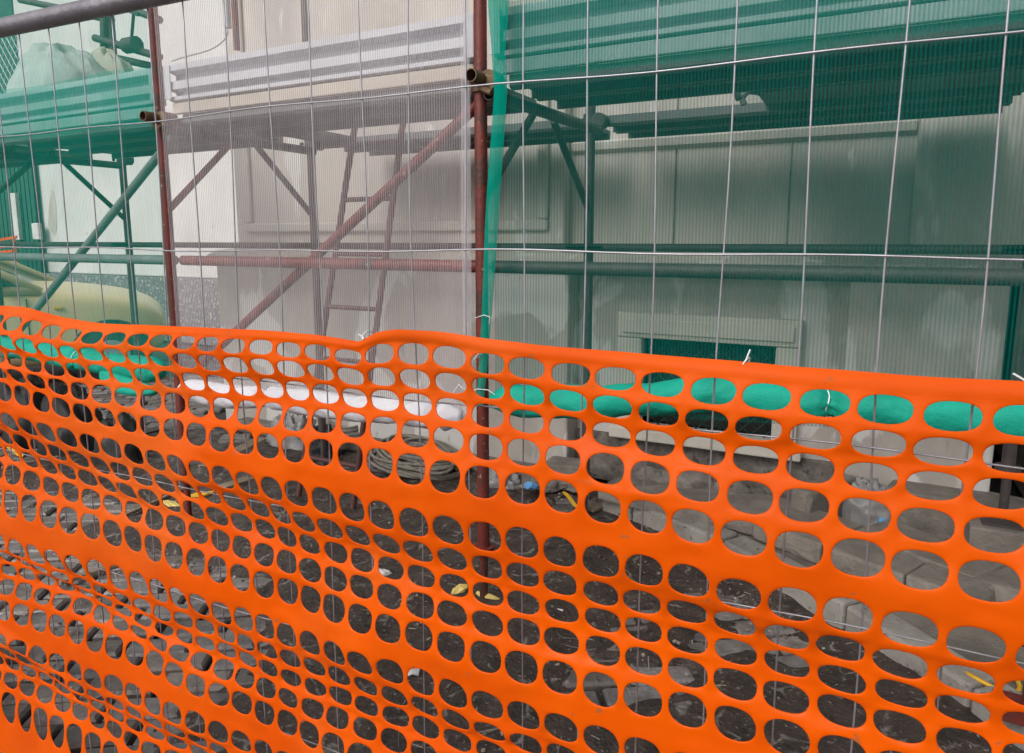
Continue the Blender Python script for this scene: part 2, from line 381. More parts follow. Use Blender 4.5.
# raised stone path at the right with its kerb
EDGE = [(-1.05, 3.42), (-0.87, 3.36), (-0.38, 3.10), (0.12, 2.71), (0.46, 2.34), (0.86, 1.86), (1.5, 1.2), (2.3, 0.6)]
EDGE = [tuple((SPIN @ Vector((x, y, 0)))[:2]) for x, y in EDGE]
def kerb_piece(p, q, w0, w1, z0, z1, mb):
    p, q = Vector((*p, 0)), Vector((*q, 0)); d = (q - p).normalized(); nrm = Vector((-d.y, d.x, 0))
    if nrm.y < 0: nrm = -nrm
    a = [p + nrm * w0, q + nrm * w0, q + nrm * w1, p + nrm * w1]
    mb.prism_z([(v.x, v.y) for v in a], z0, z1)
kb = MB()
for i in range(len(EDGE) - 1):
    p, q = Vector(EDGE[i]), Vector(EDGE[i + 1]); L = (q - p).length; k = max(1, round(L / 0.55))
    for j in range(k):
        a = p.lerp(q, (j + 0.008) / k); b = p.lerp(q, (j + 0.992) / k)
        kerb_piece(a, b, 0, 0.13, -0.03, 0.118, kb)
o = kb.build('kerb', M['kerb'], bevel=0.012); o['kind'] = 'structure'
sp_ = MB()
poly = [(x + 0.085, y + 0.105) for x, y in EDGE] + [(3.2, 1.2), (3.2, 3.75), (-1.2, 3.75)]
sp_.prism_z(poly, -0.03, 0.10)
o = sp_.build('footpath', M['stone_path']); o['kind'] = 'structure'

# dressed blocks on the path (each one could be lifted off)
def block(name, label, mtx, sx, sy_, sz, m='concrete', joints=(), bevel=0.012, cat='stone block', group=None, seg=3):
    t = MB(); cut = [0.0] + list(joints) + [1.0]
    for a, q in zip(cut, cut[1:]):
        t.box(-sx / 2 + sx * a + (.003 if a else 0), -sx / 2 + sx * q - (.003 if q < 1 else 0), -sy_ / 2, sy_ / 2, 0 if a == 0 else .0, sz - random.uniform(0, .006), mtx)
    bm = bmesh.new(); vs_ = [bm.verts.new(v) for v in t.v]
    for f in t.f: bm.faces.new([vs_[i] for i in f])
    bmesh.ops.recalc_face_normals(bm, faces=bm.faces)
    bmesh.ops.bevel(bm, geom=list(bm.edges), offset=bevel, segments=2, affect='EDGES', profile=.5)
    bmesh.ops.subdivide_edges(bm, edges=[e for e in bm.edges if e.calc_length() > .04], cuts=9, use_grid_fill=True)
    inv = mtx.inverted()
    for v in bm.verts:
        q = inv @ v.co; ed = sorted((sx / 2 - abs(q.x), sy_ / 2 - abs(q.y), min(q.z, sz - q.z)))
        edge = max(0, 1 - (ed[0] + ed[1]) / .05)
        chip = max(0, fbm(v.co, 7) - .05) * .045 * edge
        dirn = Vector((-q.x, -q.y, (sz / 2 - q.z))).normalized()
        q += dirn * chip + Vector((fbm(v.co, 5), fbm(v.co + Vector((4, 0, 0)), 5), fbm(v.co + Vector((0, 4, 0)), 5))) * .004
        v.co = mtx @ q
    bm.verts.ensure_lookup_table(); bm.faces.ensure_lookup_table()
    t.v = [v.co.copy() for v in bm.verts]
    for i, v in enumerate(bm.verts): v.index = i
    t.f = [tuple(v.index for v in f.verts) for f in bm.faces]; bm.free()
    o = t.build(name, M[m])
    tag(o, label, cat, group)
    return o
def place(u, v, z, deg):
    p = atz(u, v, z); return Matrix.Translation((p.x, p.y, z)) @ Matrix.Rotation(math.radians(deg), 4, 'Z')
STG = 'stone blocks along the right edge of the site'
block('stone_block', 'large flat stone slab with a chipped left corner beside the dark gap', place(872, 566, 0.104, -26), 0.92, 0.36, 0.10, joints=(.36, .72), group=STG)
block('stone_block', 'long low stone step nearest the lower right corner of the net', place(990, 596, 0.104, -34), 1.0, 0.26, 0.11, joints=(.5,), group=STG)
block('stone_block', 'upright pale stone block standing behind the slab under the green roll', place(962, 535, 0.104, -14), 0.62, 0.26, 0.20, group=STG)
block('stone_block', 'narrow stone block on edge left of the crumpled plastic bag', place(822, 520, 0.104, 62), 0.40, 0.10, 0.20, group=STG)
block('concrete_block', 'small grey concrete block with a broken face at the foot of the wall', place(566, 488, 0.02, 10), 0.24, 0.16, 0.17, cat='concrete block')
p = Vector((-0.62, 3.1, 0)); 
block('stone_slab', 'pale grey stone slab lying along the kerb below the basement window', Matrix.Translation((-0.62, 3.44, 0.103)) @ Matrix.Rotation(math.radians(-8), 4, 'Z'), 1.1, 0.42, 0.075, m='concrete', cat='stone slab')

# ------------------------------------------------------------------ stone building
WY = 3.82
bl = thing('plaster_building', 'weathered grey plaster building with pilasters and a basement window behind the scaffolding', 'building', (-0.5, 6.5, 0))
def X(u, Y=WY, v=250): return at(u, v, Y).x
X_END, X_R = at(215, 250, WY - .06).x, 6.0
upL = X(232)
w = MB()
w.box(upL + 0.02, X_R, WY + 0.16, 9.0, 1.34, 7.6)                                   # main wall body, recessed
w.build('wall', M['plaster'], bl, bevel=0.02)
# pilasters of the upper storey
def pil(x0, x1, z0, z1, y=WY + 0.06):
    b = MB(); b.box(x0, x1, y, WY + 0.158, z0, z1); return b.build('pilaster', M['plaster'], bl, bevel=0.015)
pil(upL, X(560), 1.36, 7.5); pil(X(910), X(1085), 1.36, 7.5); pil(2.6, 4.1, 1.36, 7.5)
# moulded panel on the left pilaster
def ring_panel(x0, x1, z0, z1, wd, y0, y1, name, m, parent):
    b = MB()
    b.box(x0, x1, y0, y1, z0, z0 + wd); b.box(x0, x1, y0, y1, z1 - wd, z1)
    b.box(x0, x0 + wd, y0, y1, z0 + wd, z1 - wd); b.box(x1 - wd, x1, y0, y1, z0 + wd, z1 - wd)
    return b.build(name, m, parent, bevel=0.018, seg=3)
ring_panel(X(243), X(545), 1.52, 3.6, 0.07, WY + 0.025, WY + 0.057, 'panel_moulding', M['plaster'], bl)
# plinth: solid blocks left and right, recessed bay with the window between
b = MB(); b.box(X_END, X(573), WY - 0.06, 9.0, 0, 1.30); b.build('plinth', M['plinth'], bl, bevel=0.015)
b = MB(); b.box(X(853), X(1013), WY - 0.06, 9.0, 0, 1.30); b.build('plinth', M['plinth'], bl, bevel=0.015)
b = MB(); b.box(X(1013) + 0.3, X_R, WY, 9.0, 0, 1.30); b.build('plinth', M['plinth'], bl, bevel=0.015)
wx0, wx1, wz0, wz1 = X(645, WY + .1, 335), X(778, WY + .1, 335), 0.30, 0.905
yb = WY + 0.10
b = MB()
b.box(X(573) + .002, wx0, yb, 9, 0.30, 1.298); b.box(wx1, X(853) - .002, yb, 9, 0.30, 1.298)
b.box(wx0, wx1, yb, 9, wz1, 1.298)
b.build('plinth_recess', M['plinth'], bl)
b = MB(); b.box(X(573) + .002, X(853) - .002, yb - 0.02, 9, 0, 0.298); b.build('rubble_base', M['rubble'], bl)
fr = MB(); fx0, fx1, fz1 = X(620, WY + .08, 320), X(804, WY + .08, 320), 1.05
fr.box(fx0, fx1, yb - .07, yb + .1, wz1, fz1); fr.box(fx0, wx0, yb - .07, yb + .1, wz0, wz1 - .003); fr.box(wx1, fx1, yb - .07, yb + .1, wz0, wz1 - .003)
ring = MB()
ring.box(fx0 + .035, fx1 - .035, yb - .085, yb - .072, wz1 + .03, fz1 - .035); ring.build('frame_band', M['frame_stone'], bl, bevel=.004)
win = fr.build('window', M['frame_stone'], bl, bevel=0.008)
b = MB(); b.box(fx0 - .03, fx1 + .03, yb - .10, yb + .1, 0.302, 0.37); b.build('sill', M['frame_stone'], win, bevel=0.008)
b = MB(); b.box(wx0 + .002, wx1 - .002, yb + .12, yb + .14, 0.372, wz1 - .002); b.build('pane', M['dark'], win)
gr = MB()
for i in range(-8, 22):
    x = wx0 + i * 0.075; hgt = wz1 - 0.37
    for sgn in (1, -1):
        x0, x1 = (x, x + hgt) if sgn > 0 else (x + hgt, x)
        p0, p1 = Vector((x0, yb + 0.05, 0.372)), Vector((x1, yb + 0.05, wz1))
        def clip(p0, p1):
            lo, hi = 0.0, 1.0; dx = p1.x - p0.x
            for bound, s2 in ((wx0, 1), (wx1, -1)):
                f0 = s2 * (p0.x - bound); f1 = s2 * (p1.x - bound)
                if f0 < 0 and f1 < 0: return None
                if f0 < 0: lo = max(lo, f0 / (f0 - f1))
                if f1 < 0: hi = min(hi, f0 / (f0 - f1))
            return (lo, hi) if hi - lo > 0.02 else None
        c = clip(p0, p1)
        if c: gr.tube([p0.lerp(p1, c[0]), p0.lerp(p1, c[1])], 0.0035, 6)
gr.build('grille', M['grille'], win, smooth=True)
# plinth moulding under the upper storey
b = MB(); prof = [(WY - 0.10, 1.302), (WY - 0.115, 1.33), (WY - 0.115, 1.352), (WY - 0.03, 1.385), (WY + 0.2, 1.40), (WY + 0.2, 1.302)]
b.prism_x(prof, X_END - .03, X_R); b.build('plinth_moulding', M['plaster'], bl, bevel=0.006)
b = MB(); prof = [(WY + 0.2, 4.35), (WY - 0.12, 4.42), (WY - 0.30, 4.62), (WY - 0.30, 4.70), (WY + 0.2, 4.75)]
b.prism_x(prof, upL - .1, X_R); b.build('cornice', M['plaster'], bl, bevel=0.01)
zc = at(760, 138, WY + .15).z
b = MB(); b.prism_x([(WY + .158, zc - .03), (WY + .13, zc - .01), (WY + .12, zc + .03), (WY + .158, zc + .05)], X(562), X(908)); b.build('string_course', M['plaster'], bl)
for u_ in (666, 783):
    b = MB(); b.box(X(u_) - .004, X(u_) + .004, WY + .157, WY + .1585, 1.42, 2.4); b.build('wall_joint', M['rubble'], bl)
# step at the building's foot under the rubble
b = MB(); b.box(X_END + 0.25, X(573) - 0.05, WY - 0.2, WY - 0.062, 0, 0.09); b.build('footing', M['concrete'], bl, bevel=0.02)

# ------------------------------------------------------------------ far white house behind the car
FY = 6.6
hb = thing('white_house', 'white rendered house with a speckled grey plinth behind the beige car', 'building', (-9, 9, 0))
b = MB(); b.box(-17, X_END - .1, FY, 11, 0.93, 7.4); b.build('wall', M['white_wall'], hb, bevel=0.02)
b = MB(); b.box(-17, X_END - .1, FY - .05, 11, 0, 0.925); b.build('plinth', M['speckle'], hb, bevel=0.01)
dz = 2.72; dx1 = at(43, 220, FY).x; dx0 = dx1 - 1.7
sh = MB(); n = 14
for i in range(n):
    x0 = dx0 + (dx1 - dx0) * i / n; x1 = dx0 + (dx1 - dx0) * (i + 0.8) / n
    sh.box(x0, x1, FY - .09, FY - .055, 0.05, dz)
sh.box(dx0 - .02, dx1 + .02, FY - .0545, FY - .052, 0.02, dz + .04)
sh.build('shutter', M['shutter'], hb, bevel=0.006)
# second window high at the far left with diamond wire
b = MB(); q0, q1 = at(-30, 95, FY), at(22, 95, FY)
b.box(q0.x, q1.x, FY - .02, FY - .004, q1.z - .3, q1.z + 1.6); b.build('window', M['shutter'], hb)
# patch of bare plaster
b = MB(); pc = [at(u, v, FY - .004) for u, v in ((52, 183), (56, 205), (57, 240), (54, 236), (48, 225), (49, 205))]
b.add(pc, [tuple(range(len(pc)))]); b.build('plaster_patch', M['plinth'], hb)
b = MB(); c = at(39, 232, FY - .1); b.box(c.x - .09, c.x + .09, FY - .16, FY - .093, c.z - .12, c.z + .14)
o = b.build('junction_box', M['whitescrap'], bevel=0.015); tag(o, 'small white box fixed on the dark green shutter', 'box')
b = MB(); c = at(12, 218, FY - .2); b.box(c.x - .07, c.x + .07, FY - .16, FY - .093, c.z - .35, c.z + .4)
o = b.build('notice_board', M['whitescrap'], bevel=0.006); tag(o, 'tall narrow white notice fixed on the dark green shutter at far left', 'notice')
# orange strips hanging by the door
b = MB()
for (u0, v0, u1, v1) in ((-20, 243, 16, 237), (-20, 249, 18, 245), (-20, 254, 12, 251)):
    a0, a1 = at(u0, v0, FY - .5), at(u1, v1, FY - .5)
    b.add([a0 + Vector((0, 0, .02)), a1 + Vector((0, 0, .02)), a1 - Vector((0, 0, .02)), a0 - Vector((0, 0, .02)),
           a0 + Vector((0, .02, .02)), a1 + Vector((0, .02, .02)), a1 + Vector((0, .02, -.02)), a0 + Vector((0, .02, -.02))],
          [(0, 1, 2, 3), (4, 7, 6, 5), (0, 4, 5, 1), (3, 2, 6, 7), (1, 5, 6, 2), (0, 3, 7, 4)])
ps = at(14, 245, FY - .5)
b.tube([(ps.x, FY - .48, 0), (ps.x, FY - .48, ps.z + .12)], 0.015, 8)
o = b.build('barrier_post', M['orange']); tag(o, 'bright orange strips on a thin post behind the car at far left', 'barrier')

# ------------------------------------------------------------------ beige car
def make_car():
    XF, YN = -7.95, 4.15            # front bumper x, near side y
    W = 1.60
    car = thing('parked_car', 'beige hatchback car parked behind the green netting at left', 'car', (XF - .52, YN, 0))
    # stations: distance back from the nose, half width factor, sill z, belt z, crown z
    st = [(0, .66, .40, .60, .66), (.05, .80, .30, .70, .76), (.2, .92, .22, .80, .865), (.45, .98, .20, .875, .945), (.8, 1, .19, .92, 1.0), (1.15, 1, .19, .945, 1.04),
          (1.6, 1, .19, .95, 1.02), (2.2, 1, .19, .955, 1.0), (2.8, 1, .19, .96, 1.0), (3.2, .97, .22, .95, 1.0), (3.4, .92, .28, .92, .97), (3.5, .82, .38, .84, .88)]
    b = MB(); K = 16; rings = []
    for d, wf, z0, z1, zc in st:
        hw = W / 2 * wf; ring = []
        prof = [(-.86, z0), (-1, z0 + .10), (-1.0, z0 + (z1 - z0) * .5), (-.985, z1 - .08), (-.94, z1), (-.72, z1 + (zc - z1) * .55), (-.36, zc - .01), (0, zc)]
        full = prof + [(-x, z) for x, z in reversed(prof[:-1])]
        rings.append([Vector((XF - d, YN + W / 2 + px * hw, z)) for px, z in full])
    nn = len(rings[0]); vs = [v for r in rings for v in r]; fs = []
    for i in range(len(rings) - 1):
        for k in range(nn):
            q = (k + 1) % nn; fs.append((i * nn + k, i * nn + q, (i + 1) * nn + q, (i + 1) * nn + k))
    fs.append(tuple(range(nn))); fs.append(tuple((len(rings) - 1) * nn + k for k in range(nn - 1, -1, -1)))
    b.add(vs, fs); b.build('body', M['car_paint'], car, smooth=True, sub=2)
    # cabin: pillars and roof as a shell, glass just inside
    prof = [(1.08, .97), (1.6, 1.24), (2.05, 1.43), (2.35, 1.50), (2.85, 1.51), (3.15, 1.43), (3.33, 1.22), (3.42, .97)]
    def side(shrink, top):
        b = MB(); L = []
        for d, z in prof:
            f = (z - .93) / .53; hw = W / 2 * (.95 - .17 * f) - shrink
            L.append((d, z - top, hw))
        vs = []
        for d, z, hw in L:
            vs += [Vector((XF - d, YN + W / 2 - hw, z)), Vector((XF - d, YN + W / 2 + hw, z))]
        n = len(L)
        fs = [(2 * i, 2 * i + 1, 2 * i + 3, 2 * i + 2) for i in range(n - 1)]
        fs.append(tuple(2 * i for i in range(n))); fs.append(tuple(2 * i + 1 for i in range(n - 1, -1, -1))); fs.append((0, 1, 2 * n - 1, 2 * n - 2))
        b.add(vs, fs); return b
    side(0.02, 0.02).build('glass', M['glass'], car)
    rf = MB()
    def sidept(d, z, sgn, out=0.0):
        f = (z - .93) / .53; return Vector((XF - d, YN + W / 2 + sgn * (W / 2 * (.95 - .17 * f) + out), z))
    rf.grid(lambda u, v: Vector((XF - (2.0 + 1.18 * u), YN + W / 2 + (v - .5) * 2 * W / 2 * .79, 1.41 + .11 * math.sin(PI * (u * .8 + .12)) - .05 * (2 * v - 1) ** 4)), 12, 8)
    ro = rf.build('roof', M['car_paint'], car, smooth=True); sd = ro.modifiers.new('t', 'SOLIDIFY'); sd.thickness = .035
    for sgn in (-1, 1):
        pl = MB()
        for path in ([(1.08, .96), (1.6, 1.25), (2.05, 1.44)], [(2.3, .96), (2.33, 1.47)], [(3.38, .96), (3.3, 1.24), (3.12, 1.43)], [(1.08, .975), (2.2, .98), (3.38, .98)], [(2.03, 1.43), (2.35, 1.49), (2.85, 1.50), (3.14, 1.43)]):
            pl.tube([sidept(d, z, sgn, -.005) for d, z in path], 0.042, 8)
        pl.build('pillar', M['car_paint'], car, smooth=True)
        mi = MB(); c = sidept(1.42, 1.06, sgn, .10)
        mi.grid(lambda u, v: c + Vector((.05 * math.sin(PI * v) * math.cos(2 * PI * u), .10 * math.cos(PI * v), .065 * math.sin(PI * v) * math.sin(2 * PI * u))), 14, 8)
        mi.build('mirror', M['black'], car, smooth=True)
        hl = MB(); c2 = Vector((XF - .19, YN + W / 2 + sgn * .53, .66))
        hl.grid(lambda u, v: c2 + Vector((.14 * math.sin(PI * v) * math.cos(2 * PI * u), .13 * math.cos(PI * v), .075 * math.sin(PI * v) * math.sin(2 * PI * u))), 14, 8)
        hl.build('headlight', M['galv'], car, smooth=True)
        for d in (.52, 2.85):
            wx = XF - d; yo = YN + W / 2 + sgn * (W / 2 - .015)
            ar = MB(); ar.tube([(wx, yo + sgn * .018, .30), (wx, yo - sgn * .25, .30)], .365, 28); ar.build('wheel_arch', M['black'], car, smooth=True, angle=40)
            t = MB(); t.tube([(wx, yo + sgn * .03, .29), (wx, yo + sgn * .018, .29), (wx, yo - sgn * .15, .29)], [.262, .29, .29], 28)
            wheel = t.build('wheel', M['rubber'], car, smooth=True, angle=40)
            rr = MB(); rr.tube([(wx, yo + sgn * .036, .29), (wx, yo + sgn * .0, .29)], [.16, .19], 24); rr.build('rim', M['galv'], wheel, smooth=True, angle=40)
        dh = MB(); a = Vector((XF - 2.15, YN + W / 2 + sgn * (W / 2 + .01), .86)); dh.box(a.x - .09, a.x + .09, a.y - .02, a.y + .02, a.z - .018, a.z + .018)
        dh.build('door_handle', M['black'], car, bevel=.008)
        si = MB(); a = Vector((XF - .95, YN + W / 2 + sgn * (W / 2 + .0), .80)); si.box(a.x - .035, a.x + .035, a.y - .01, a.y + .01, a.z - .014, a.z + .014)
        si.build('indicator', M['yellow'], car, bevel=.006)
        for dd in (1.2, 2.3):                     # door shut lines
            ds = MB(); ds.tube([(XF - dd - .03, YN + W / 2 + sgn * (W / 2 - .006), .30), (XF - dd, YN + W / 2 + sgn * (W / 2 + .0), .55), (XF - dd, YN + W / 2 + sgn * (W / 2 - .009), .90)], .006, 5)
            ds.build('door_gap', M['black'], car)
    car.location = (at(110, 324, 4.31).x, 4.31, 0); car.rotation_euler.z = math.radians(55)
make_car()

# ------------------------------------------------------------------ scaffolding
FYS, IYS = 2.29, 3.27
FXP = [-6.7, -4.9, -3.083, -1.306, 0.494, 2.30]
IXP = [-6.65, -4.85, -3.05, -1.25, 0.55, 2.35]
DZ = 2.015
TOP = 4.1
sc = thing('scaffolding', 'red tube frame scaffolding with pale toe boards in front of the plaster building', 'scaffolding', (-1.306, 2.8, 0))
def tube_part(name, p0, p1, r=0.0242, m='red_pipe', n=14):
    b = MB(); b.tube([p0, p1], r, n); return b.build(name, M[m], sc, smooth=True, angle=50)
for i, (fx, ix) in enumerate(zip(FXP, IXP)):
    zb = 0.10 if fx > 0.2 else 0.0
    for (x, y, mm) in ((fx, FYS, 'red_pipe'), (ix, IYS, 'inner_pipe')):
        zb2 = (0.34 if mm == 'inner_pipe' else 0.12) if (x > 0.2) else 0.012
        post = tube_part('post', (x, y, zb2 + 0.22), (x, y, TOP), m=mm)
        b = MB(); b.tube([(x, y, zb2 + 0.006), (x, y, zb2 + 0.24)], 0.017, 12); b.tube([(x, y, zb2 + 0.21), (x, y, zb2 + 0.235)], 0.045, 10)
        b.build('jack', M[mm], post, smooth=True, angle=40)
        b = MB(); b.box(x - .075, x + .075, y - .075, y + .075, zb2, zb2 + .008); b.build('base_plate', M[mm], post)
    xo = fx + 0.05
    b = MB(); b.pipe((xo - .004, FYS - 0.02, 1.99), (ix + .045, IYS - .02, 1.99)); b.build('transom', M['inner_pipe'], sc, smooth=True, angle=50)
    b = MB(); b.pipe((xo - .03, FYS - 0.105, 2.04), (xo - .03, FYS - .012, 2.04)); b.build('putlog_end', M['brass'], sc, smooth=True, angle=50)
    for (x, y) in ((fx, FYS), (ix, IYS)):
        b = MB()
        b.tube([(x, y, 2.00), (x, y, 2.07)], 0.036, 12); b.tube([(x + .05, y - .035, 2.035), (x + .05, y + .035, 2.035)], 0.036, 12)
        b.box(x + .005, x + .05, y - .03, y + .03, 2.01, 2.06)
        b.tube([(x - .05, y - .03, 2.035), (x - .02, y - .05, 2.035)], 0.011, 6); b.tube([(x + .03, y - .055, 2.005), (x + .075, y - .055, 1.985)], 0.012, 6)
        b.build('coupler', M['brass'] if y < 3 else M['inner_pipe'], sc, smooth=True, angle=40)
    # knee braces of the frame
    tube_part('knee_brace', (fx, FYS + .02, 1.62), (fx + .02, FYS + .40, 1.98), 0.017, 'red_pipe' if i == 2 else 'inner_pipe', 10)
    tube_part('knee_brace', (ix, IYS - .02, 1.62), (ix - .02, IYS - .40, 1.98), 0.017, 'inner_pipe', 10)
for i in range(len(FXP) - 1):
    x0, x1 = FXP[i], FXP[i + 1]
    tube_part('ledger', (x0 + .03, FYS + .048, 1.365), (x1 - .03, FYS + .048, 1.365), m='red_pipe' if i == 2 else ('grey_pipe' if i < 2 else 'inner_pipe'))
    tube_part('ledger', (IXP[i] - .1, IYS - .048, 1.43), (IXP[i + 1] + .1, IYS - .048, 1.43), 0.019, 'inner_pipe')
    tube_part('guard_rail', (x0 + .03, FYS + .048, 3.06), (x1 - .03, FYS + .048, 3.06))
    # steel planks
    lay = [(FYS + .055, 2.565, 0, 0), (2.575, 2.81, 0, 0)]
    if i <= 1: lay.append((2.82, 3.10, 0, 0))
    if i == 2: lay.append((2.82, 3.29, 0, at(321, 130, 3.0).x - x1)); lay += [(3.31, 3.535, 0, 0), (3.545, 3.78, 0, 0)]
    if i == 3: lay.append((2.82, 3.29, at(731, 104, 2.95).x - x0, 0)); lay += [(3.31, 3.535, 0, 0), (3.545, 3.78, 0, 0)]
    if i == 4: lay += [(2.82, 3.29, 0, 0), (3.31, 3.535, 0, 0), (3.545, 3.78, 0, 0)]
    for (ya, yb_, o0, o1) in lay:
        pa, pb = x0 + (0.24 if i == 1 else 0.09) + o0, x1 - .02 + o1
        b = MB(); b.prism_x([(ya, DZ + .012), (ya + .012, DZ), (ya + .03, DZ), (ya + .03, DZ + .03), (yb_ - .03, DZ + .03), (yb_ - .03, DZ), (yb_ - .012, DZ), (yb_, DZ + .012), (yb_, DZ + .05), (ya, DZ + .05)], pa, pb)
        if o0 > .2:
            for hy in (ya + .05, ya + .16): b.tube([(pa + .02, hy, DZ + .03), (pa - .03, hy, DZ + .04), (pa - .055, hy, DZ + .015), (pa - .045, hy, DZ - .012)], .014, 8)
        b.build('plank', M['plank'], sc)
    # toe board: folded pale sheet, two grooves, resting on a cream plank edge
    yq = FYS + 0.03
    prof = [(yq - .012, 2.288), (yq - .014, 2.258), (yq + .036, 2.250), (yq + .036, 2.226), (yq - .006, 2.212), (yq - .010, 2.174), (yq + .032, 2.166), (yq + .032, 2.150), (yq - .004, 2.144), (yq - .006, 2.126), (yq + .03, 2.119), (yq + .044, 2.119), (yq + .044, 2.288)]
    b = MB(); b.prism_x(prof, x0 + .045, x1 - .045); b.build('toe_board', M['toe'], sc, bevel=.0025)
    b = MB(); b.box(x0 + .05, x1 - .05, yq + .004, yq + .03, 2.066, 2.116); b.build('plank_edge', M['cream'] if i == 2 else M['toe'], sc, bevel=.004)
    for xx in (x0 + .055, x1 - .055):
        b = MB(); b.box(xx - .022, xx + .022, yq - .022, yq - .0165, 2.13, 2.285); b.build('toe_clip', M['toe'], sc, bevel=.003)
# diagonals
def brace(u0, v0, u1, v1, xe0, xe1, m='red_pipe', y=FYS + .1):
    p, q = at(u0, v0, y), at(u1, v1, y); d = (q - p) / (q.x - p.x)
    tube_part('brace', p + d * (xe0 - p.x), p + d * (xe1 - p.x), 0.0215, m)
brace(213, 353, 468, 114, -3.05, -1.32)
brace(18, 332, 156, 159, -4.86, -3.12, 'grey_pipe')
# upper fittings on the left inner frame
c = at(122, 40, IYS)
tube_part('guard_post', (c.x - .10, IYS - .12, 2.07), (c.x + .02, IYS - .10, 3.3), .03, 'inner_pipe')
for (u0, v0, u1, v1, yy) in ((95, 38, 160, 57, IYS - .17), (60, 10, 112, 20, IYS + .1), (116, 58, 160, 68, IYS - .1), (128, 8, 160, 20, IYS - .05), (20, 0, 60, 8, IYS + .2)):
    tube_part('guard_tube', at(u0, v0, yy), at(u1, v1, yy), .024, 'inner_pipe')
c = at(131, 45, IYS - .2)
b = MB(); b.tube([c + Vector((-.05, 0, 0)), c + Vector((.06, 0, 0))], .05, 10); b.tube([c + Vector((0, 0, .0)), c + Vector((.1, -.03, .2))], .01, 6); b.tube([c + Vector((.04, -.03, .2)), c + Vector((.14, -.03, .16))], .013, 6)
b.build('coupler', M['inner_pipe'], sc, smooth=True, angle=40)
# hanging pipes seen above the middle toe board
for (u, v, yy, mm, rr) in ((228, 28, 3.1, 'galv', .022), (237, 50, 3.05, 'red_pipe', .018)):
    c = at(u, v, yy); tube_part('hanging_pipe', c, c + Vector((0, 0, 1.4)), rr, mm)

# ladder
la = thing('ladder', 'reddish steel ladder leaning inside the scaffolding bay with white netting', 'ladder', (-2.6, 2.9, 0))
pl0, pl1 = at(360, 92, 2.92), at(325, 322, 2.84); pr0, pr1 = at(406, 99, 2.92), at(376, 330, 2.84)
def ext(p, q, z): return p + (q - p) * ((z - p.z) / (q.z - p.z))
rails = []
for p, q in ((pl0, pl1), (pr0, pr1)):
    a, b_ = ext(p, q, 0.03), ext(p, q, 2.20); rails.append((a, b_))
    b = MB(); b.tube([a, b_], .0165, 12); b.build('rail', M['ladder'], la, smooth=True, angle=50)
for k in range(7):
    f = (0.28 + 0.30 * k - .03) / 2.31
    b = MB(); b.tube([rails[0][0].lerp(rails[0][1], f), rails[1][0].lerp(rails[1][1], f)], .0125, 10); b.build('rung', M['ladder'], la, smooth=True, angle=50)

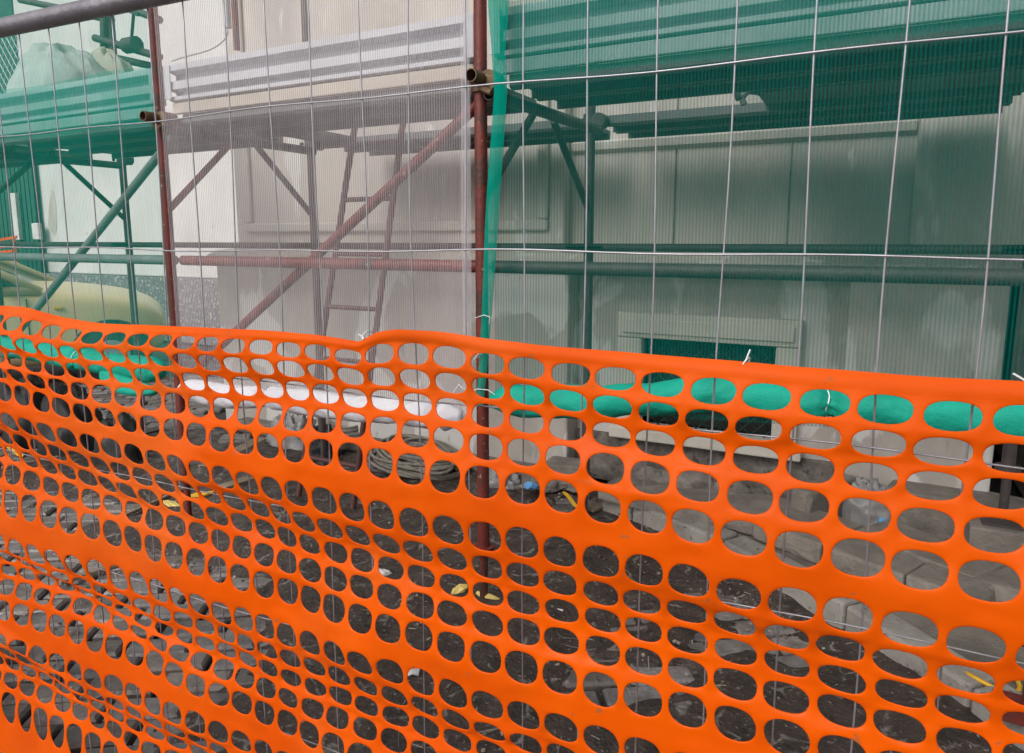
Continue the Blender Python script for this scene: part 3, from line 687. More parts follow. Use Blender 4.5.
# ------------------------------------------------------------------ debris netting with rolled hems
NY = 2.24
def net(name, label, x0f, x1f, zb, mname, rollpts, rollr, rollm, ties, hem=None, hemm=None, zt=3.7, seed=0, group='debris nets on the scaffolding'):
    xm = (x0f(2) + x1f(2)) / 2
    t = thing(name, label, 'netting', (xm, NY, rollpts[0].z), group)
    def sheet(u, v):
        z0 = zb(u); z = z0 + (zt - z0) * v; x = x0f(z) + (x1f(z) - x0f(z)) * u
        y = NY + 0.010 * math.sin(x * 2.3 + seed) + 0.008 * fbm((x * 1.5, z * .7, seed), 1.0) + 0.003 * math.sin(x * 21 + 2 * math.sin(z * 1.3))
        return Vector((x, y, z))
    MB().grid(sheet, 90, 40).build('net_sheet', M[mname], t, smooth=True, fixn=False)
    if mname.startswith('green'):      # second layer tucked in front of the toe boards
        xa = max(-6, x0f(2.1) + .03); xb = x1f(2.1) - .005
        MB().grid(lambda u, v: Vector((xa + (xb - xa) * u, NY + .035 + .004 * math.sin(u * 30 + v * 3), 2.02 + .27 * v + .006 * math.sin(u * 17))), 60, 4).build('net_fold', M['green_fold'], t, smooth=True, fixn=False)
    # rolled bottom hem
    pts = rollpts; L = len(pts); cum = [0]
    for i in range(1, L): cum.append(cum[-1] + (pts[i] - pts[i - 1]).length)
    n = max(60, int(cum[-1] / 0.012)); P = []
    for k in range(n + 1):
        s = cum[-1] * k / n; i = max(j for j in range(L) if cum[j] <= s + 1e-9); i = min(i, L - 2)
        f = (s - cum[i]) / (cum[i + 1] - cum[i]); f2 = f * f * (3 - 2 * f)
        q = pts[i].lerp(pts[i + 1], f); q = q + Vector((0, .012 * fbm((s * 3, seed, 1)), .012 * fbm((s * 2.2, seed, 5)))); P.append(q)
    tie_s = [cum[-1] * f for f in ties]
    def rf(i, th):
        s = cum[-1] * i / n
        r = rollr * (1 + .07 * fbm((s * 3.0, seed, 2)) + .05 * math.sin(2 * th + s * 9))
        r += rollr * .07 * fbm((s * 5 + math.cos(th) * .8, math.sin(th) * .8 + s * 4, seed), 2.2)
        r += rollr * .025 * math.sin(5 * th + s * 40) + rollr * .03 * fbm((s * 14, th * 1.5, seed), 1.6)
        for ts in tie_s:
            d = abs(s - ts); r *= 1 - .42 * math.exp(-(d / .022) ** 2); r += rollr * .10 * math.exp(-(d / .05) ** 2) * math.sin(9 * th)
        e = min(s, cum[-1] - s); r *= min(1, .45 + .55 * (e / .07)) if e < .07 else 1
        return max(.01, r)
    b = MB(); b.tube(P, 0, 28, rfun=rf); b.build('rolled_hem', M[rollm], t, smooth=True)
    for ts in tie_s:
        c = P[int(ts / cum[-1] * n)]; rr = rollr * .70
        b = MB(); b.tube([c + Vector((.004 * math.sin(3 * a), math.cos(a) * rr, math.sin(a) * rr)) for a in [2 * PI * k / 20 for k in range(20)]], .0022, 6, closed=True)
        b.build('tie', M['tie'], t, smooth=True)
    if hem:
        for k, (pa, pb, yy) in enumerate(hem):
            b = MB(); nn = 40
            def hs(u, v, pa=pa, pb=pb, yy=yy):
                z = pa[0][1] + (pa[-1][1] - pa[0][1]) * v
                def xin(tab):
                    for (xa, za), (xb, zb_) in zip(tab, tab[1:]):
                        if min(za, zb_) - 1e-6 <= z <= max(za, zb_) + 1e-6:
                            return xa + (xb - xa) * (z - za) / (zb_ - za)
                    return tab[-1][0]
                x = xin(pa) + (xin(pb) - xin(pa)) * u
                return Vector((x, yy - .012 * math.sin(PI * u) + .004 * math.sin(z * 7), z))
            b.grid(hs, 6, nn).build('hem_edge', M[hemm], t, smooth=True, fixn=False)
    return t

# right: green
def tabs(pairs, Y, zs):
    pts = sorted([(at(u, v, Y).x, at(u, v, Y).z) for u, v in pairs], key=lambda p: p[1]); out = []
    for z in zs:
        for (xa, za), (xb, zb_) in zip(pts, pts[1:]):
            if za <= z <= zb_: out.append((xa + (xb - xa) * (z - za) / (zb_ - za), z)); break
        else:
            (xa, za), (xb, zb_) = (pts[0], pts[1]) if z < pts[0][1] else (pts[-2], pts[-1])
            out.append((xa + (xb - xa) * (z - za) / (zb_ - za) if z < pts[0][1] else xb + (z - zb_) * 0.02, z))
    return out
zs = [0.84 + i * (3.7 - .84) / 20 for i in range(21)]
hl = tabs([(488, 0), (494, 90), (487, 200), (480, 340)], NY - .01, zs); hr = tabs([(512, -10), (504, 30), (508, 75), (499, 230), (489, 345)], NY - .01, zs)
P = [at(u, v, NY) for u, v in ((492, 400), (530, 402), (590, 403), (660, 397), (690, 392), (745, 394), (800, 401), (860, 408), (940, 414), (1015, 417))]
P += [Vector((1.2, NY, .97)), Vector((2.25, NY, .96))]
net('green_net', 'dark green see-through net with fat green roll at right of the red post', lambda z: -1.225, lambda z: 2.27, lambda u: .84 + .10 * min(1, u * 2), 'green_net', P, .059, 'green_roll',
    (.335, .50, .80), hem=[(hl, hr, NY - .012)], hemm='green_hem', seed=3)
# middle: white / mauve
P = [at(u, v, NY) for u, v in ((182, 388), (240, 396), (300, 402), (360, 408), (420, 414), (462, 417))]
z2 = [.74 + i * (3.7 - .74) / 12 for i in range(13)]
wl = [(at(463, 200, NY).x, z) for z in z2]; wr = [(at(472, 200, NY).x + .006 * math.sin(z * 5), z) for z in z2]
wl2 = [(at(164, 200, NY).x, z) for z in z2]; wr2 = [(at(171, 200, NY).x, z) for z in z2]
net('white_net', 'mauve white see-through net with rolled white hem over the ladder bay', lambda z: at(168, 200, NY).x, lambda z: at(470, 200, NY).x, lambda u: .73, 'white_net', P, .055, 'white_roll',
    (.36, .93), hem=[(wl, wr, NY - .012)], hemm='white_hem', seed=11)
# left: green over the car
P = [Vector((-5.6, NY, .80)), at(-30, 345, NY), at(20, 349, NY), at(70, 357, NY), at(120, 366, NY), at(163, 371, NY)]
net('green_net', 'bright green see-through net hanging in front of the beige car', lambda z: -5.6, lambda z: at(159, 200, NY).x, lambda u: .78, 'green_net_left', P, .062, 'green_roll',
    (.3, .72), seed=21)
# loose twisted tail of the left net
tl = MB(); P = [at(100, 372, NY - .03), at(118, 384, NY - .05), at(140, 390, NY - .05), at(158, 392, NY - .02)]
tl.tube(P, [.03, .05, .045, .025], 14, rfun=lambda i, th: [.028, .05, .042, .02][i] * (1 + .2 * math.sin(3 * th + i)))
o = tl.build('netting_bundle', M['green_roll'], smooth=True, sub=2); tag(o, 'small loose green netting bundle hanging under the left green roll', 'netting')
# white wire ties round the red post
tw = MB()
for pts in ([(475, 318), (484, 315), (490, 317), (489, 324)], [(472, 362), (478, 354), (484, 352), (474, 360)], [(449, 399), (459, 384), (462, 388), (468, 391), (448, 399)], [(468, 392), (478, 389), (488, 390), (500, 398)]):
    q = [at(u, v, NY - .03) for u, v in pts]; tw.tube(q, .0015, 6)
o = tw.build('tie_wire', M['tie'], smooth=True); tag(o, 'thin white wire knotted round the red post between the two nets', 'wire')

# ------------------------------------------------------------------ things on the deck
sk = MB(); sc0 = at(60, 75, 2.72)
def sackf(u, v):
    th = 2 * PI * u; ph = PI * v * .5
    r = 1 + .10 * fbm((math.cos(th) * 1.3, math.sin(th) * 1.3, v * 2), 1.2) + .03 * fbm((math.cos(th) * 5, math.sin(th) * 5, v * 6), 1.5)
    return Vector((sc0.x + .05 + .42 * r * math.cos(th) * math.sin(ph) ** .8, 2.70 + .30 * r * math.sin(th) * math.sin(ph) ** .8, 2.068 + .56 * r * math.cos(ph) ** .9))
sk.grid(sackf, 48, 24)
o = sk.build('rubble_sack', M['sack'], smooth=True); tag(o, 'bulging white sack lying on the scaffold deck at upper left', 'sack')
s2 = MB(); c3 = at(100, 60, 2.98)
def sackg(u, v):
    th = 2 * PI * u; ph = PI * v * .5; r = 1 + .12 * fbm((math.cos(th), math.sin(th), v + 4), 1.4)
    return Vector((c3.x + .05 + .30 * r * math.cos(th) * math.sin(ph) ** .7, 2.99 + .10 * r * math.sin(th) * math.sin(ph) ** .7, 2.068 + .60 * r * math.cos(ph) ** .7))
s2.grid(sackg, 40, 20)
o = s2.build('rubble_sack', M['cream'], smooth=True); tag(o, 'cream sack standing behind the white sack on the scaffold deck', 'sack')
# diamond wire panel at the far left of the deck
dm = MB(); q0 = at(-25, 60, 3.12); q1 = at(21, 60, 3.12)
xw = q1.x - q0.x; zb_, zt_ = 2.067, 3.1; st = .062
import itertools
k = -30
while k < 60:
    for sgn in (1, -1):
        pts = []
        for j in range(0, 60):
            z = zb_ + j * st * .5; x = q0.x + (k * st + sgn * (j * st * .36)) 
            if q0.x <= x <= q1.x and z <= zt_: pts.append(Vector((x, 3.12 + .004 * sgn, z)))
        if len(pts) > 1: dm.tube(pts, .0035, 5)
    k += 1
dm.tube([(q1.x, 3.12, zb_), (q1.x, 3.12, zt_)], .008, 6); dm.tube([(q0.x, 3.12, zb_), (q0.x, 3.12, zt_)], .008, 6)
o = dm.build('wire_panel', M['galv'], smooth=True); tag(o, 'diamond wire mesh panel standing on the deck at the far upper left', 'mesh panel')
cb = MB(); pts = [at(u, v, 3.6) for u, v in ((228, 28), (228, 36), (220, 45), (208, 51), (196, 54), (180, 58), (170, 62))]
cb.tube(pts, .006, 6); o = cb.build('cable', M['cable'], smooth=True, sub=1); tag(o, 'thin grey cable drooping above the middle toe board', 'cable')

# ------------------------------------------------------------------ site clutter under the nets
rp = MB(); cc = atz(408, 466, .05); pts = []
turns = 15; nper = 44
for k in range(turns * nper):
    th = 2 * PI * k / nper; tt = k / nper
    R = .255 + .07 * math.sin(tt * 2.4) + .012 * fbm((tt * 3, 0, 0)); zz = .035 + (tt % 5) * .017 + .012 * math.sin(th * 2 + tt)
    ox = .02 * math.sin(tt * 1.7); 
    pts.append(Vector((cc.x + ox + R * 1.15 * math.cos(th + .05 * tt), cc.y + .1 + R * .72 * math.sin(th), zz + .045 * max(0, math.sin(th)) ** 2)))
rp.tube(pts, .0105, 8)
o = rp.build('hose_coil', M['rope'], smooth=True); tag(o, 'coil of thick grey hose lying on the ground below the white rolled hem', 'hose')
rp = MB(); cc = atz(345, 436, .05); pts = []
for k in range(6 * 36):
    th = 2 * PI * k / 36; tt = k / 36; R = .13 + .03 * math.sin(tt * 2)
    pts.append(Vector((cc.x + R * 1.2 * math.cos(th), cc.y + R * .8 * math.sin(th) , .03 + tt * .02 + .01 * math.sin(2 * th))))
rp.tube(pts, .010, 8)
o = rp.build('hose_coil', M['rope'], smooth=True); tag(o, 'smaller coil of grey hose farther back beside the inner post', 'hose')

tb = MB(); tb.box(IXP[4] - .12, IXP[4] + .12, IYS - .11, IYS + .11, .103, .338)
o = tb.build('footing_block', M['concrete'], bevel=.01); tag(o, 'small concrete block under the foot of the rightmost inner post', 'concrete block')
def scrap(name, label, cat, u, v, m, rx, ry, h, deg, z=0.02, seed=0, thick=None, group=None):
    c = atz(u, v, z); b = MB(); rnd = random.Random(seed); n = 9
    ring = [(rx * (0.75 + .4 * rnd.random()) * math.cos(2 * PI * k / n), ry * (.75 + .4 * rnd.random()) * math.sin(2 * PI * k / n)) for k in range(n)]
    mt = Matrix.Translation((c.x, c.y, z)) @ Matrix.Rotation(math.radians(deg), 4, 'Z') @ Matrix.Rotation(rnd.uniform(-.25, .25), 4, 'X') @ Matrix.Rotation(rnd.uniform(-.15, .15), 4, 'Y')
    vs = [mt @ Vector((x, y, h * rnd.random())) for x, y in ring] + [mt @ Vector((x, y, h * rnd.random() + .006)) for x, y in ring]
    ctr = len(vs); vs += [mt @ Vector((0, 0, 0)), mt @ Vector((0, 0, h + .008))]
    fs = []
    for k in range(n):
        q = (k + 1) % n; fs += [(k, q, n + q, n + k), (q, k, ctr), (n + k, n + q, ctr + 1)]
    b.add(vs, fs); o = b.build(name, M[m]); tag(o, label, cat, group); return o
YG = 'yellow scraps on the ground'
scrap('foam_scrap', 'pale yellow broken foam piece left of the red post foot', 'scrap', 460, 591, 'paleyellow', .045, .022, .02, 60, seed=1, group=YG)
scrap('foam_scrap', 'long pale yellow foam piece just below the red post foot', 'scrap', 487, 598, 'paleyellow', .05, .018, .015, 5, seed=2, group=YG)
scrap('plastic_scrap', 'yellow oval plastic scrap at left under the white roll', 'scrap', 172, 506, 'paleyellow', .075, .03, .01, -10, z=.012, seed=3, group=YG)
scrap('plastic_strip', 'crumpled yellow strip beside the foot of the left red post', 'strip', 205, 496, 'yellow', .09, .02, .02, 55, z=.012, seed=4, group=YG)
scrap('plastic_strip', 'yellow strip lying far left on the setts behind the net', 'strip', 14, 452, 'yellow', .16, .02, .02, -10, z=.012, seed=5, group=YG)
scrap('plastic_strip', 'pair of curled yellow strip ends farther left than the red post', 'strip', 190, 487, 'yellow', .03, .02, .03, 80, z=.012, seed=14, group=YG)
scrap('plaster_lump', 'white plaster lump on the dark earth left of centre', 'scrap', 381, 575, 'whitescrap', .05, .022, .02, 10, seed=6)
scrap('paper_scrap', 'white paper scrap at the bottom of the net', 'scrap', 412, 674, 'whitescrap', .03, .02, .012, 30, seed=7)
scrap('plastic_scrap', 'light blue plastic scrap right of the red post', 'scrap', 531, 490, 'blue', .045, .03, .04, 20, z=.05, seed=8)
scrap('plastic_scrap', 'small white scrap on dark earth under the middle of the net', 'scrap', 560, 612, 'whitescrap', .012, .008, .006, 20, seed=15)
b = MB(); pts = [atz(u, v, .04) for u, v in ((562, 491), (570, 497), (574, 506), (582, 510), (592, 508))]
for a, q in zip(pts, pts[1:]):
    pass
def ribbon(pts, w, h=0.002):
    b = MB(); n = len(pts); vs = []
    for i, p in enumerate(pts):
        t = (pts[min(i + 1, n - 1)] - pts[max(i - 1, 0)]).normalized(); nr = Vector((-t.y, t.x, .4)).normalized() * w
        vs += [p - nr, p + nr, p + nr + Vector((0, 0, h)), p - nr + Vector((0, 0, h))]
    fs = []
    for i in range(n - 1):
        for k in range(4):
            q = (k + 1) % 4; fs.append((4 * i + k, 4 * i + q, 4 * i + 4 + q, 4 * i + 4 + k))
    fs += [(3, 2, 1, 0), (4 * n - 4, 4 * n - 3, 4 * n - 2, 4 * n - 1)]
    b.add(vs, fs); return b
o = ribbon(pts, .012).build('yellow_ribbon', M['yellow'], sub=1); tag(o, 'curved yellow ribbon on dark earth in front of the concrete block', 'ribbon', YG)
pts = [atz(u, v, .115) for u, v in ((978, 508), (990, 504), (1003, 503), (1015, 500))]
o = ribbon(pts, .006).build('yellow_ribbon', M['yellow'], sub=1); tag(o, 'thin yellow ribbon at the foot of the rightmost post', 'ribbon', YG)
c = atz(992, 682, .10); b = MB(); b.tube([c + Vector((.07 * math.cos(a), .05 * math.sin(a), .01 + .01 * math.sin(2 * a))) for a in [2 * PI * k / 24 for k in range(24)]], .007, 8, closed=True)
o = b.build('yellow_hoop', M['yellow'], smooth=True); tag(o, 'yellow plastic hoop on the pale paving at lower right', 'hoop', YG)
# boards and sticks
def board(label, u0, v0, u1, v1, z, w, h, m='wood', name='board', cat='board', group='boards and sticks on the ground'):
    p, q = atz(u0, v0, z), atz(u1, v1, z); L = (q - p).length; a = math.atan2(q.y - p.y, q.x - p.x); c = (p + q) / 2
    b = MB(); b.box(-L / 2, L / 2, -w / 2, w / 2, 0, h, Matrix.Translation((c.x, c.y, z)) @ Matrix.Rotation(a, 4, 'Z') @ Matrix.Rotation(.015, 4, 'Y'))
    o = b.build(name, M[m], bevel=.004); tag(o, label, cat, group)
board('white painted board lying by the blue scrap', 500, 490, 560, 482, .03, .05, .02, 'whitescrap')
board('brown board lying under the coil of grey hose', 395, 496, 470, 508, .02, .08, .025)
board('thin splintered stick at left beside the yellow oval', 120, 520, 190, 487, .015, .02, .018)
board('long thin stick lying across the setts at far left', 2, 470, 90, 452, .015, .025, .02)
board('short brown board at the right of the concrete block', 590, 512, 620, 500, .03, .05, .02)
board('pale batten lying across the setts at lower left', 60, 585, 140, 560, .012, .03, .02, 'wood')
board('weathered grey board lying slantwise left of the inner post', 205, 470, 262, 440, .012, .10, .025)
board('second weathered board nearer the net left of the inner post', 222, 490, 280, 470, .012, .08, .022)
# crumpled clear bag with a blue lump
cb_ = atz(868, 522, .14); b = MB()
def bagf(u, v):
    th = 2 * PI * u; ph = PI * v * .5; r = 1 + .22 * fbm((math.cos(th) * 2, math.sin(th) * 2, v * 3), 1.3) + .12 * fbm((math.cos(th) * 6, math.sin(th) * 6, v * 6), 1.4)
    return Vector((cb_.x + .13 * r * math.cos(th) * math.sin(ph), cb_.y + .12 + .09 * r * math.sin(th) * math.sin(ph), .104 + .19 * r * math.cos(ph)))
b.grid(bagf, 44, 22); o = b.build('plastic_bag', M['bag'], smooth=True); tag(o, 'crumpled clear plastic bag behind the flat stone slab', 'bag')
scrap('plastic_scrap', 'bright blue lump beside the crumpled clear bag', 'scrap', 884, 527, 'blue', .03, .025, .035, 0, z=.16, seed=9)
# rubble stones at the wall foot
rg = 'rubble stones at the wall foot'
labs = ['rounded rubble stone below the window at the left', 'biggest rubble stone heaped below the basement window', 'flat rubble stone at the right of the heap below the window', 'dark rubble stone at the foot of the wall behind the blue scrap', 'rough rubble stone beside the concrete block']
for k, (u, v, r) in enumerate(((655, 462, .09), (690, 458, .12), (728, 468, .09), (520, 468, .08), (545, 463, .07))):
    p = at(u, v, WY - .2 if k < 3 else WY - .28); b = MB()
    zb0 = .10 if k < 3 else .01
    def rk(uu, vv, p=p, r=r, k=k, zb0=zb0):
        th = 2 * PI * uu; ph = PI * vv; q = Vector((math.cos(th) * math.sin(ph), math.sin(th) * math.sin(ph), math.cos(ph)))
        rr = r * (1 + .35 * fbm(q + Vector((k * 3, 0, 0)), 1.3)); return Vector((p.x, p.y, zb0 + r * .62)) + Vector((q.x * rr * 1.3, q.y * rr * .9, q.z * rr * .7))
    b.grid(rk, 20, 12); o = b.build('rubble_stone', M['rubble'], smooth=True); tag(o, labs[k], 'stone', rg)
# dark bucket and bin bags at far left under the roll
for k, (u, v, r, lb) in enumerate(((70, 408, .20, 'slumped black bin bag under the left green roll'), (25, 415, .22, 'black bin bag at the far left edge under the green roll'), (118, 402, .15, 'smaller black bin bag near the left red post'))):
    p = at(u, v, 2.75); b = MB()
    def bg(uu, vv, p=p, r=r, k=k):
        th = 2 * PI * uu; ph = PI * vv * .5; q = Vector((math.cos(th) * math.sin(ph), math.sin(th) * math.sin(ph), math.cos(ph)))
        rr = r * (1 + .2 * fbm(q * 1.8 + Vector((k * 5, 0, 0)), 1.5) + .06 * fbm(q * 6, 2)); return Vector((p.x, p.y, .005)) + Vector((q.x * rr * 1.2, q.y * rr, q.z * rr * 2.2))
    b.grid(bg, 36, 18); o = b.build('bin_bag', M['black'], smooth=True); tag(o, lb, 'bag', 'black bin bags under the left netting')
# crumpled wrapping against the plinth
for (u, v, Y_, sx, sz, mm, nm, lb, ct) in ((292, 418, 3.5, .20, .26, 'bag', 'plastic_sheet', 'crumpled pale plastic sheet heaped against the plinth under the white roll', 'plastic sheet'),
                                          (322, 425, 3.42, .10, .22, 'black', 'bin_bag', 'small black bag beside the crumpled pale plastic sheet', 'bag'),
                                          (500, 452, 3.45, .12, .16, 'bag', 'plastic_sheet', 'little heap of grey plastic right behind the red post foot', 'plastic sheet')):
    p = at(u, v, Y_); b = MB()
    def wf(uu, vv, p=p, sx=sx, sz=sz, u=u):
        th = 2 * PI * uu; ph = PI * vv * .5; q = Vector((math.cos(th) * math.sin(ph), math.sin(th) * math.sin(ph), math.cos(ph)))
        rr = 1 + .25 * fbm(q * 2 + Vector((u, 0, 0)), 1.4) + .14 * fbm(q * 7, 1.5); return Vector((p.x + q.x * rr * sx, p.y + q.y * rr * .11, .005 + q.z * rr * sz))
    b.grid(wf, 48, 24); o = b.build(nm, M[mm], smooth=True); tag(o, lb, ct, 'wrapping heaped at the plinth')
# weed by the kerb
wd = thing('weed', 'small green weed growing at the kerb near the lower right corner', 'plant', atz(915, 668, .0))
wc = atz(915, 668, 0); rnd = random.Random(4); lf = MB()
for k in range(46):
    a = rnd.uniform(0, 2 * PI); R = rnd.uniform(.01, .09); zz = rnd.uniform(.03, .10); s = rnd.uniform(.010, .02)
    mt = Matrix.Translation((wc.x + R * math.cos(a) * 1.3, wc.y + R * math.sin(a), zz)) @ Matrix.Rotation(rnd.uniform(0, 6.3), 4, 'Z') @ Matrix.Rotation(rnd.uniform(-.6, .6), 4, 'X')
    lf.add([mt @ Vector(p) for p in ((-s, 0, 0), (0, -s * .7, .003), (s, 0, -.002), (0, s * .7, .003), (s * .5, -s * .55, 0), (s * .5, s * .55, 0))], [(0, 1, 3), (1, 4, 2, 5, 3)])
lf.build('leaves', M['leaf'], wd, fixn=False)
stm = MB()
for k in range(12):
    a = rnd.uniform(0, 2 * PI); R = rnd.uniform(.02, .08); stm.tube([(wc.x, wc.y, 0), (wc.x + R * math.cos(a), wc.y + R * math.sin(a), .07)], .0015, 5)
stm.build('stem', M['leaf'], wd)

# ------------------------------------------------------------------ temporary site fence (y = 1)
fe = thing('site_fence', 'galvanised wire mesh site fence standing behind the orange net', 'fence', (-0.85, 1.0, 0))
FX0, FX1 = -2.62, 0.88
FT = at_f(72, 13, 1.0).z
wm = MB()
ZW = [at_f(740, v, 1.0).z for v in (60, 254, 435, 604)]
ZW += [ZW[-1] - .25, ZW[-1] - .5]
off = at_f(523, 250, 1.0).x
nk = [i for i in range(-40, 40) if FX0 + .03 < off + i * .1015 < FX1 - .03]
rn = random.Random(5)
bow = {}
for i in nk:
    x = off + i * .1015; pts = []; ph = rn.uniform(0, 6); am = rn.uniform(.0, .006); bow[i] = am
    for j in range(25):
        z = .06 + (FT - .07) * j / 24; pts.append((x + am * math.sin(z * 4.2 + ph) + .0015 * math.sin(z * 9 + ph), 1.0 + .002, z))
    wm.tube(pts, .0014, 6)
for z in ZW:
    zz = z; pts = []
    for j in range(60):
        x = FX0 + .02 + (FX1 - FX0 - .04) * j / 59; pts.append((x, .9985, zz + .0025 * math.sin(x * 5 + z * 7) + .002 * math.sin(x * 13 + z)))
    wm.tube(pts, .0014, 6)
wm.build('wire_mesh', M['wire'], fe, smooth=True)
for x in (FX0, FX1):
    b = MB(); b.tube([(x, 1.0, .03), (x, 1.0, FT)], .0195, 14); b.build('upright', M['tube'], fe, smooth=True, angle=50)
for z, nm in ((FT, 'top_tube'), (.05, 'bottom_tube')):
    b = MB(); b.tube([(FX0, 1.0, z), (FX1, 1.0, z)], .0195, 14); b.build(nm, M['tube'], fe, smooth=True, angle=50)
spin(fe)
for x, lb in ((FX0, 'concrete foot block under the left end of the wire site fence'), (FX1, 'concrete foot block under the right end of the wire site fence')):
    b = MB(); z0 = .0 if x < 0 else .0
    b.box(x - .11, x + .11, .74, 1.26, z0, z0 + .13); o = b.build('fence_foot', M['concrete'], bevel=.02); tag(o, lb, 'fence foot', 'fence feet'); spin(o)

# ------------------------------------------------------------------ orange barrier net, hung on the near side of the fence
D = .955
def rat(u, v):
    r = ray_f(u, v); return r.x / r.y, -r.z / r.y
class Tab:                            # smooth interpolation through measured points
    def __init__(s, pts): s.p = sorted(pts)
    def __call__(s, x):
        p = s.p
        if x <= p[0][0]: return p[0][1]
        if x >= p[-1][0]: return p[-1][1]
        for i in range(len(p) - 1):
            if p[i][0] <= x <= p[i + 1][0]: break
        def sl(j):
            if j <= 0: return (p[1][1] - p[0][1]) / (p[1][0] - p[0][0])
            if j >= len(p) - 1: return (p[-1][1] - p[-2][1]) / (p[-1][0] - p[-2][0])
            a = (p[j][1] - p[j - 1][1]) / (p[j][0] - p[j - 1][0]); b = (p[j + 1][1] - p[j][1]) / (p[j + 1][0] - p[j][0])
            return 0 if a * b <= 0 else 2 * a * b / (a + b)
        h = p[i + 1][0] - p[i][0]; t = (x - p[i][0]) / h
        return ((2 * t ** 3 - 3 * t * t + 1) * p[i][1] + (t ** 3 - 2 * t * t + t) * h * sl(i) + (-2 * t ** 3 + 3 * t * t) * p[i + 1][1] + (t ** 3 - t * t) * h * sl(i + 1))
top_px = [(0, 308), (40, 318.6), (80, 325), (133, 326.6), (186, 329), (260, 333), (300, 336), (330, 340), (350, 343), (362, 338), (372, 333), (400, 330), (430, 332), (480, 340), (560, 350), (700, 362), (830, 372), (900, 377), (1024, 383)]
TOPT = Tab([rat(*p) for p in top_px])
# rows: lattice positions 0 top, then centres of rows 1,5,6,10,11,15,16,20, bottom
KN = [0.0, 1, 5, 6, 10, 11, 15, 16, 20, 20.7]
def col(u, d): return (rat(u, 400)[0], d)
cols = {}
def addcol(u, vals): cols[rat(u, 380)[0]] = vals
addcol(-40, [.150, .185, .370, .445, .66, .79, .985, 1.085, 1.30, 1.47])
addcol(5,   [.166, .203, .385, .455, .67, .79, .99, 1.09, 1.30, 1.47])
addcol(66,  [.191, .2234, .404, .4735, .686, .797, .993, 1.094, 1.30, 1.47])
addcol(180, [.185, .2157, .412, .49, .70, .80, 1.0, 1.095, 1.30, 1.47])
addcol(380, [.166, .204, .404, .504, .7226, .812, 1.01, 1.10, 1.30, 1.43])
addcol(600, [.172, .212, .412, .507, .722, .812, 1.01, 1.10, 1.30, 1.43])
addcol(830, [.1756, .219, .42, .506, .716, .81, 1.01, 1.10, 1.30, 1.43])
addcol(1060, [.172, .219, .42, .506, .716, .81, 1.01, 1.10, 1.30, 1.43])
CT = [Tab([(x, v[k]) for x, v in cols.items()]) for k in range(len(KN))]
def drop(xr, r):
    pts = [(KN[k], CT[k](xr)) for k in range(len(KN))]
    pts[0] = (0.0, TOPT(xr)); pts[1] = (1, pts[1][1] + .55 * (TOPT(xr) - CT[0](xr)))
    return Tab(pts)(r)
PS = .0705
S0 = at_f(774, 400, D).x - .004 - (35 + .5) * PS
NC = 46
def gauss(x, y, x0, y0, wx, wy): return math.exp(-((x - x0) / wx) ** 2 - ((y - y0) / wy) ** 2)
def P_net(s, r, h=0.0):
    x = S0 + s
    d = drop(x / D, r)
    # slack sideways: the rows are dragged right lower down, and left at the very top of the far end
    lean = Tab([(-2.6, .0035), (-1.3, .0035), (-.55, -.001), (.15, -.0055), (.7, -.006)])(x) * min(r, 7) + .0035 * max(0, min(r, 12) - 7)
    far = 1 / (1 + math.exp((x + 1.05) / .12))
    lean += far * (.030 * math.exp(-((r - .2) / .9) ** 2) + .010 * max(0, min(r, 9) - 2) - .010 * max(0, min(r, 22) - 11))
    x2 = x + lean + .004 * fbm((x * 2.1, r * .23, 1.7))
    z = EYE - D * d + .0025 * fbm((x * 2.0, r * .2, 9.1))
    # folds: a slack gather low at the far end, a smaller one under the top edge
    fy = 0
    for (xa, ra, xb, rb, wdt, amt, outw) in ((-1.93, 10.9, -1.15, 14.6, .06, .021, .015), (-2.2, 14.6, -1.60, 17.6, .055, .017, .014), (-2.3, 2.2, -1.5, 4.0, .04, .012, .012)):
        za = EYE - D * drop(xa / D, ra); zb = EYE - D * drop(xb / D, rb)
        dx, dz = xb - xa, zb - za; L = math.hypot(dx, dz); tx, tz = dx / L, dz / L; nx, nz = -tz, tx
        al = ((x2 - xa) * tx + (z - za) * tz) / L; dd = (x2 - xa) * nx + (z - za) * nz
        e = max(0, min(1, al / .25 + .4, (1 - al) / .35 + .2)); e = e * e * (3 - 2 * e)
        if al < -.2 or al > 1.1: e = 0
        sq = amt * (dd / wdt) * math.exp(-.5 * (dd / wdt) ** 2) * e
        x2 -= nx * sq; z -= nz * sq
        fy += outw * e * (math.exp(-.5 * (dd / (wdt * .7)) ** 2) * math.cos(dd * 38))
    y = .982 - .016 - .014 * math.sin(x * 2.1 + .4 + r * .12) * min(1, r / 4) - .020 * max(0, fbm((x * 1.3, r * .16, 4.2)) + .25) * min(1, r / 2) - .006 * fbm((x * 4, r * .8, 2.2)) * min(1, r / 2)
    y -= abs(fy) * .6
    y -= .010 * math.cos((r - 5.5) * 2 * PI / 5) * min(1, r / 2)
    # hem curl near the top edge, pinch where the white tie pulls it
    if r < .55:
        y -= .003 * math.sin(r / .55 * PI)
        y -= .010 * math.exp(-((x - at_f(405, 335, D).x) / .09) ** 2) * (1 - r / .55)
    y += (.010 + .016 * far) * max(0, 1 - r / 1.8)
    y = min(y, .9905)
    return Vector((x2, y - h, z))
T = .0019
M_ = 7
def sup(th, a, b, n):
    c, s_ = math.cos(th), math.sin(th)
    return a * math.copysign(abs(c) ** (2 / n), c), b * math.copysign(abs(s_) ** (2 / n), s_)
import time
verts = []; faces = []; index = {}
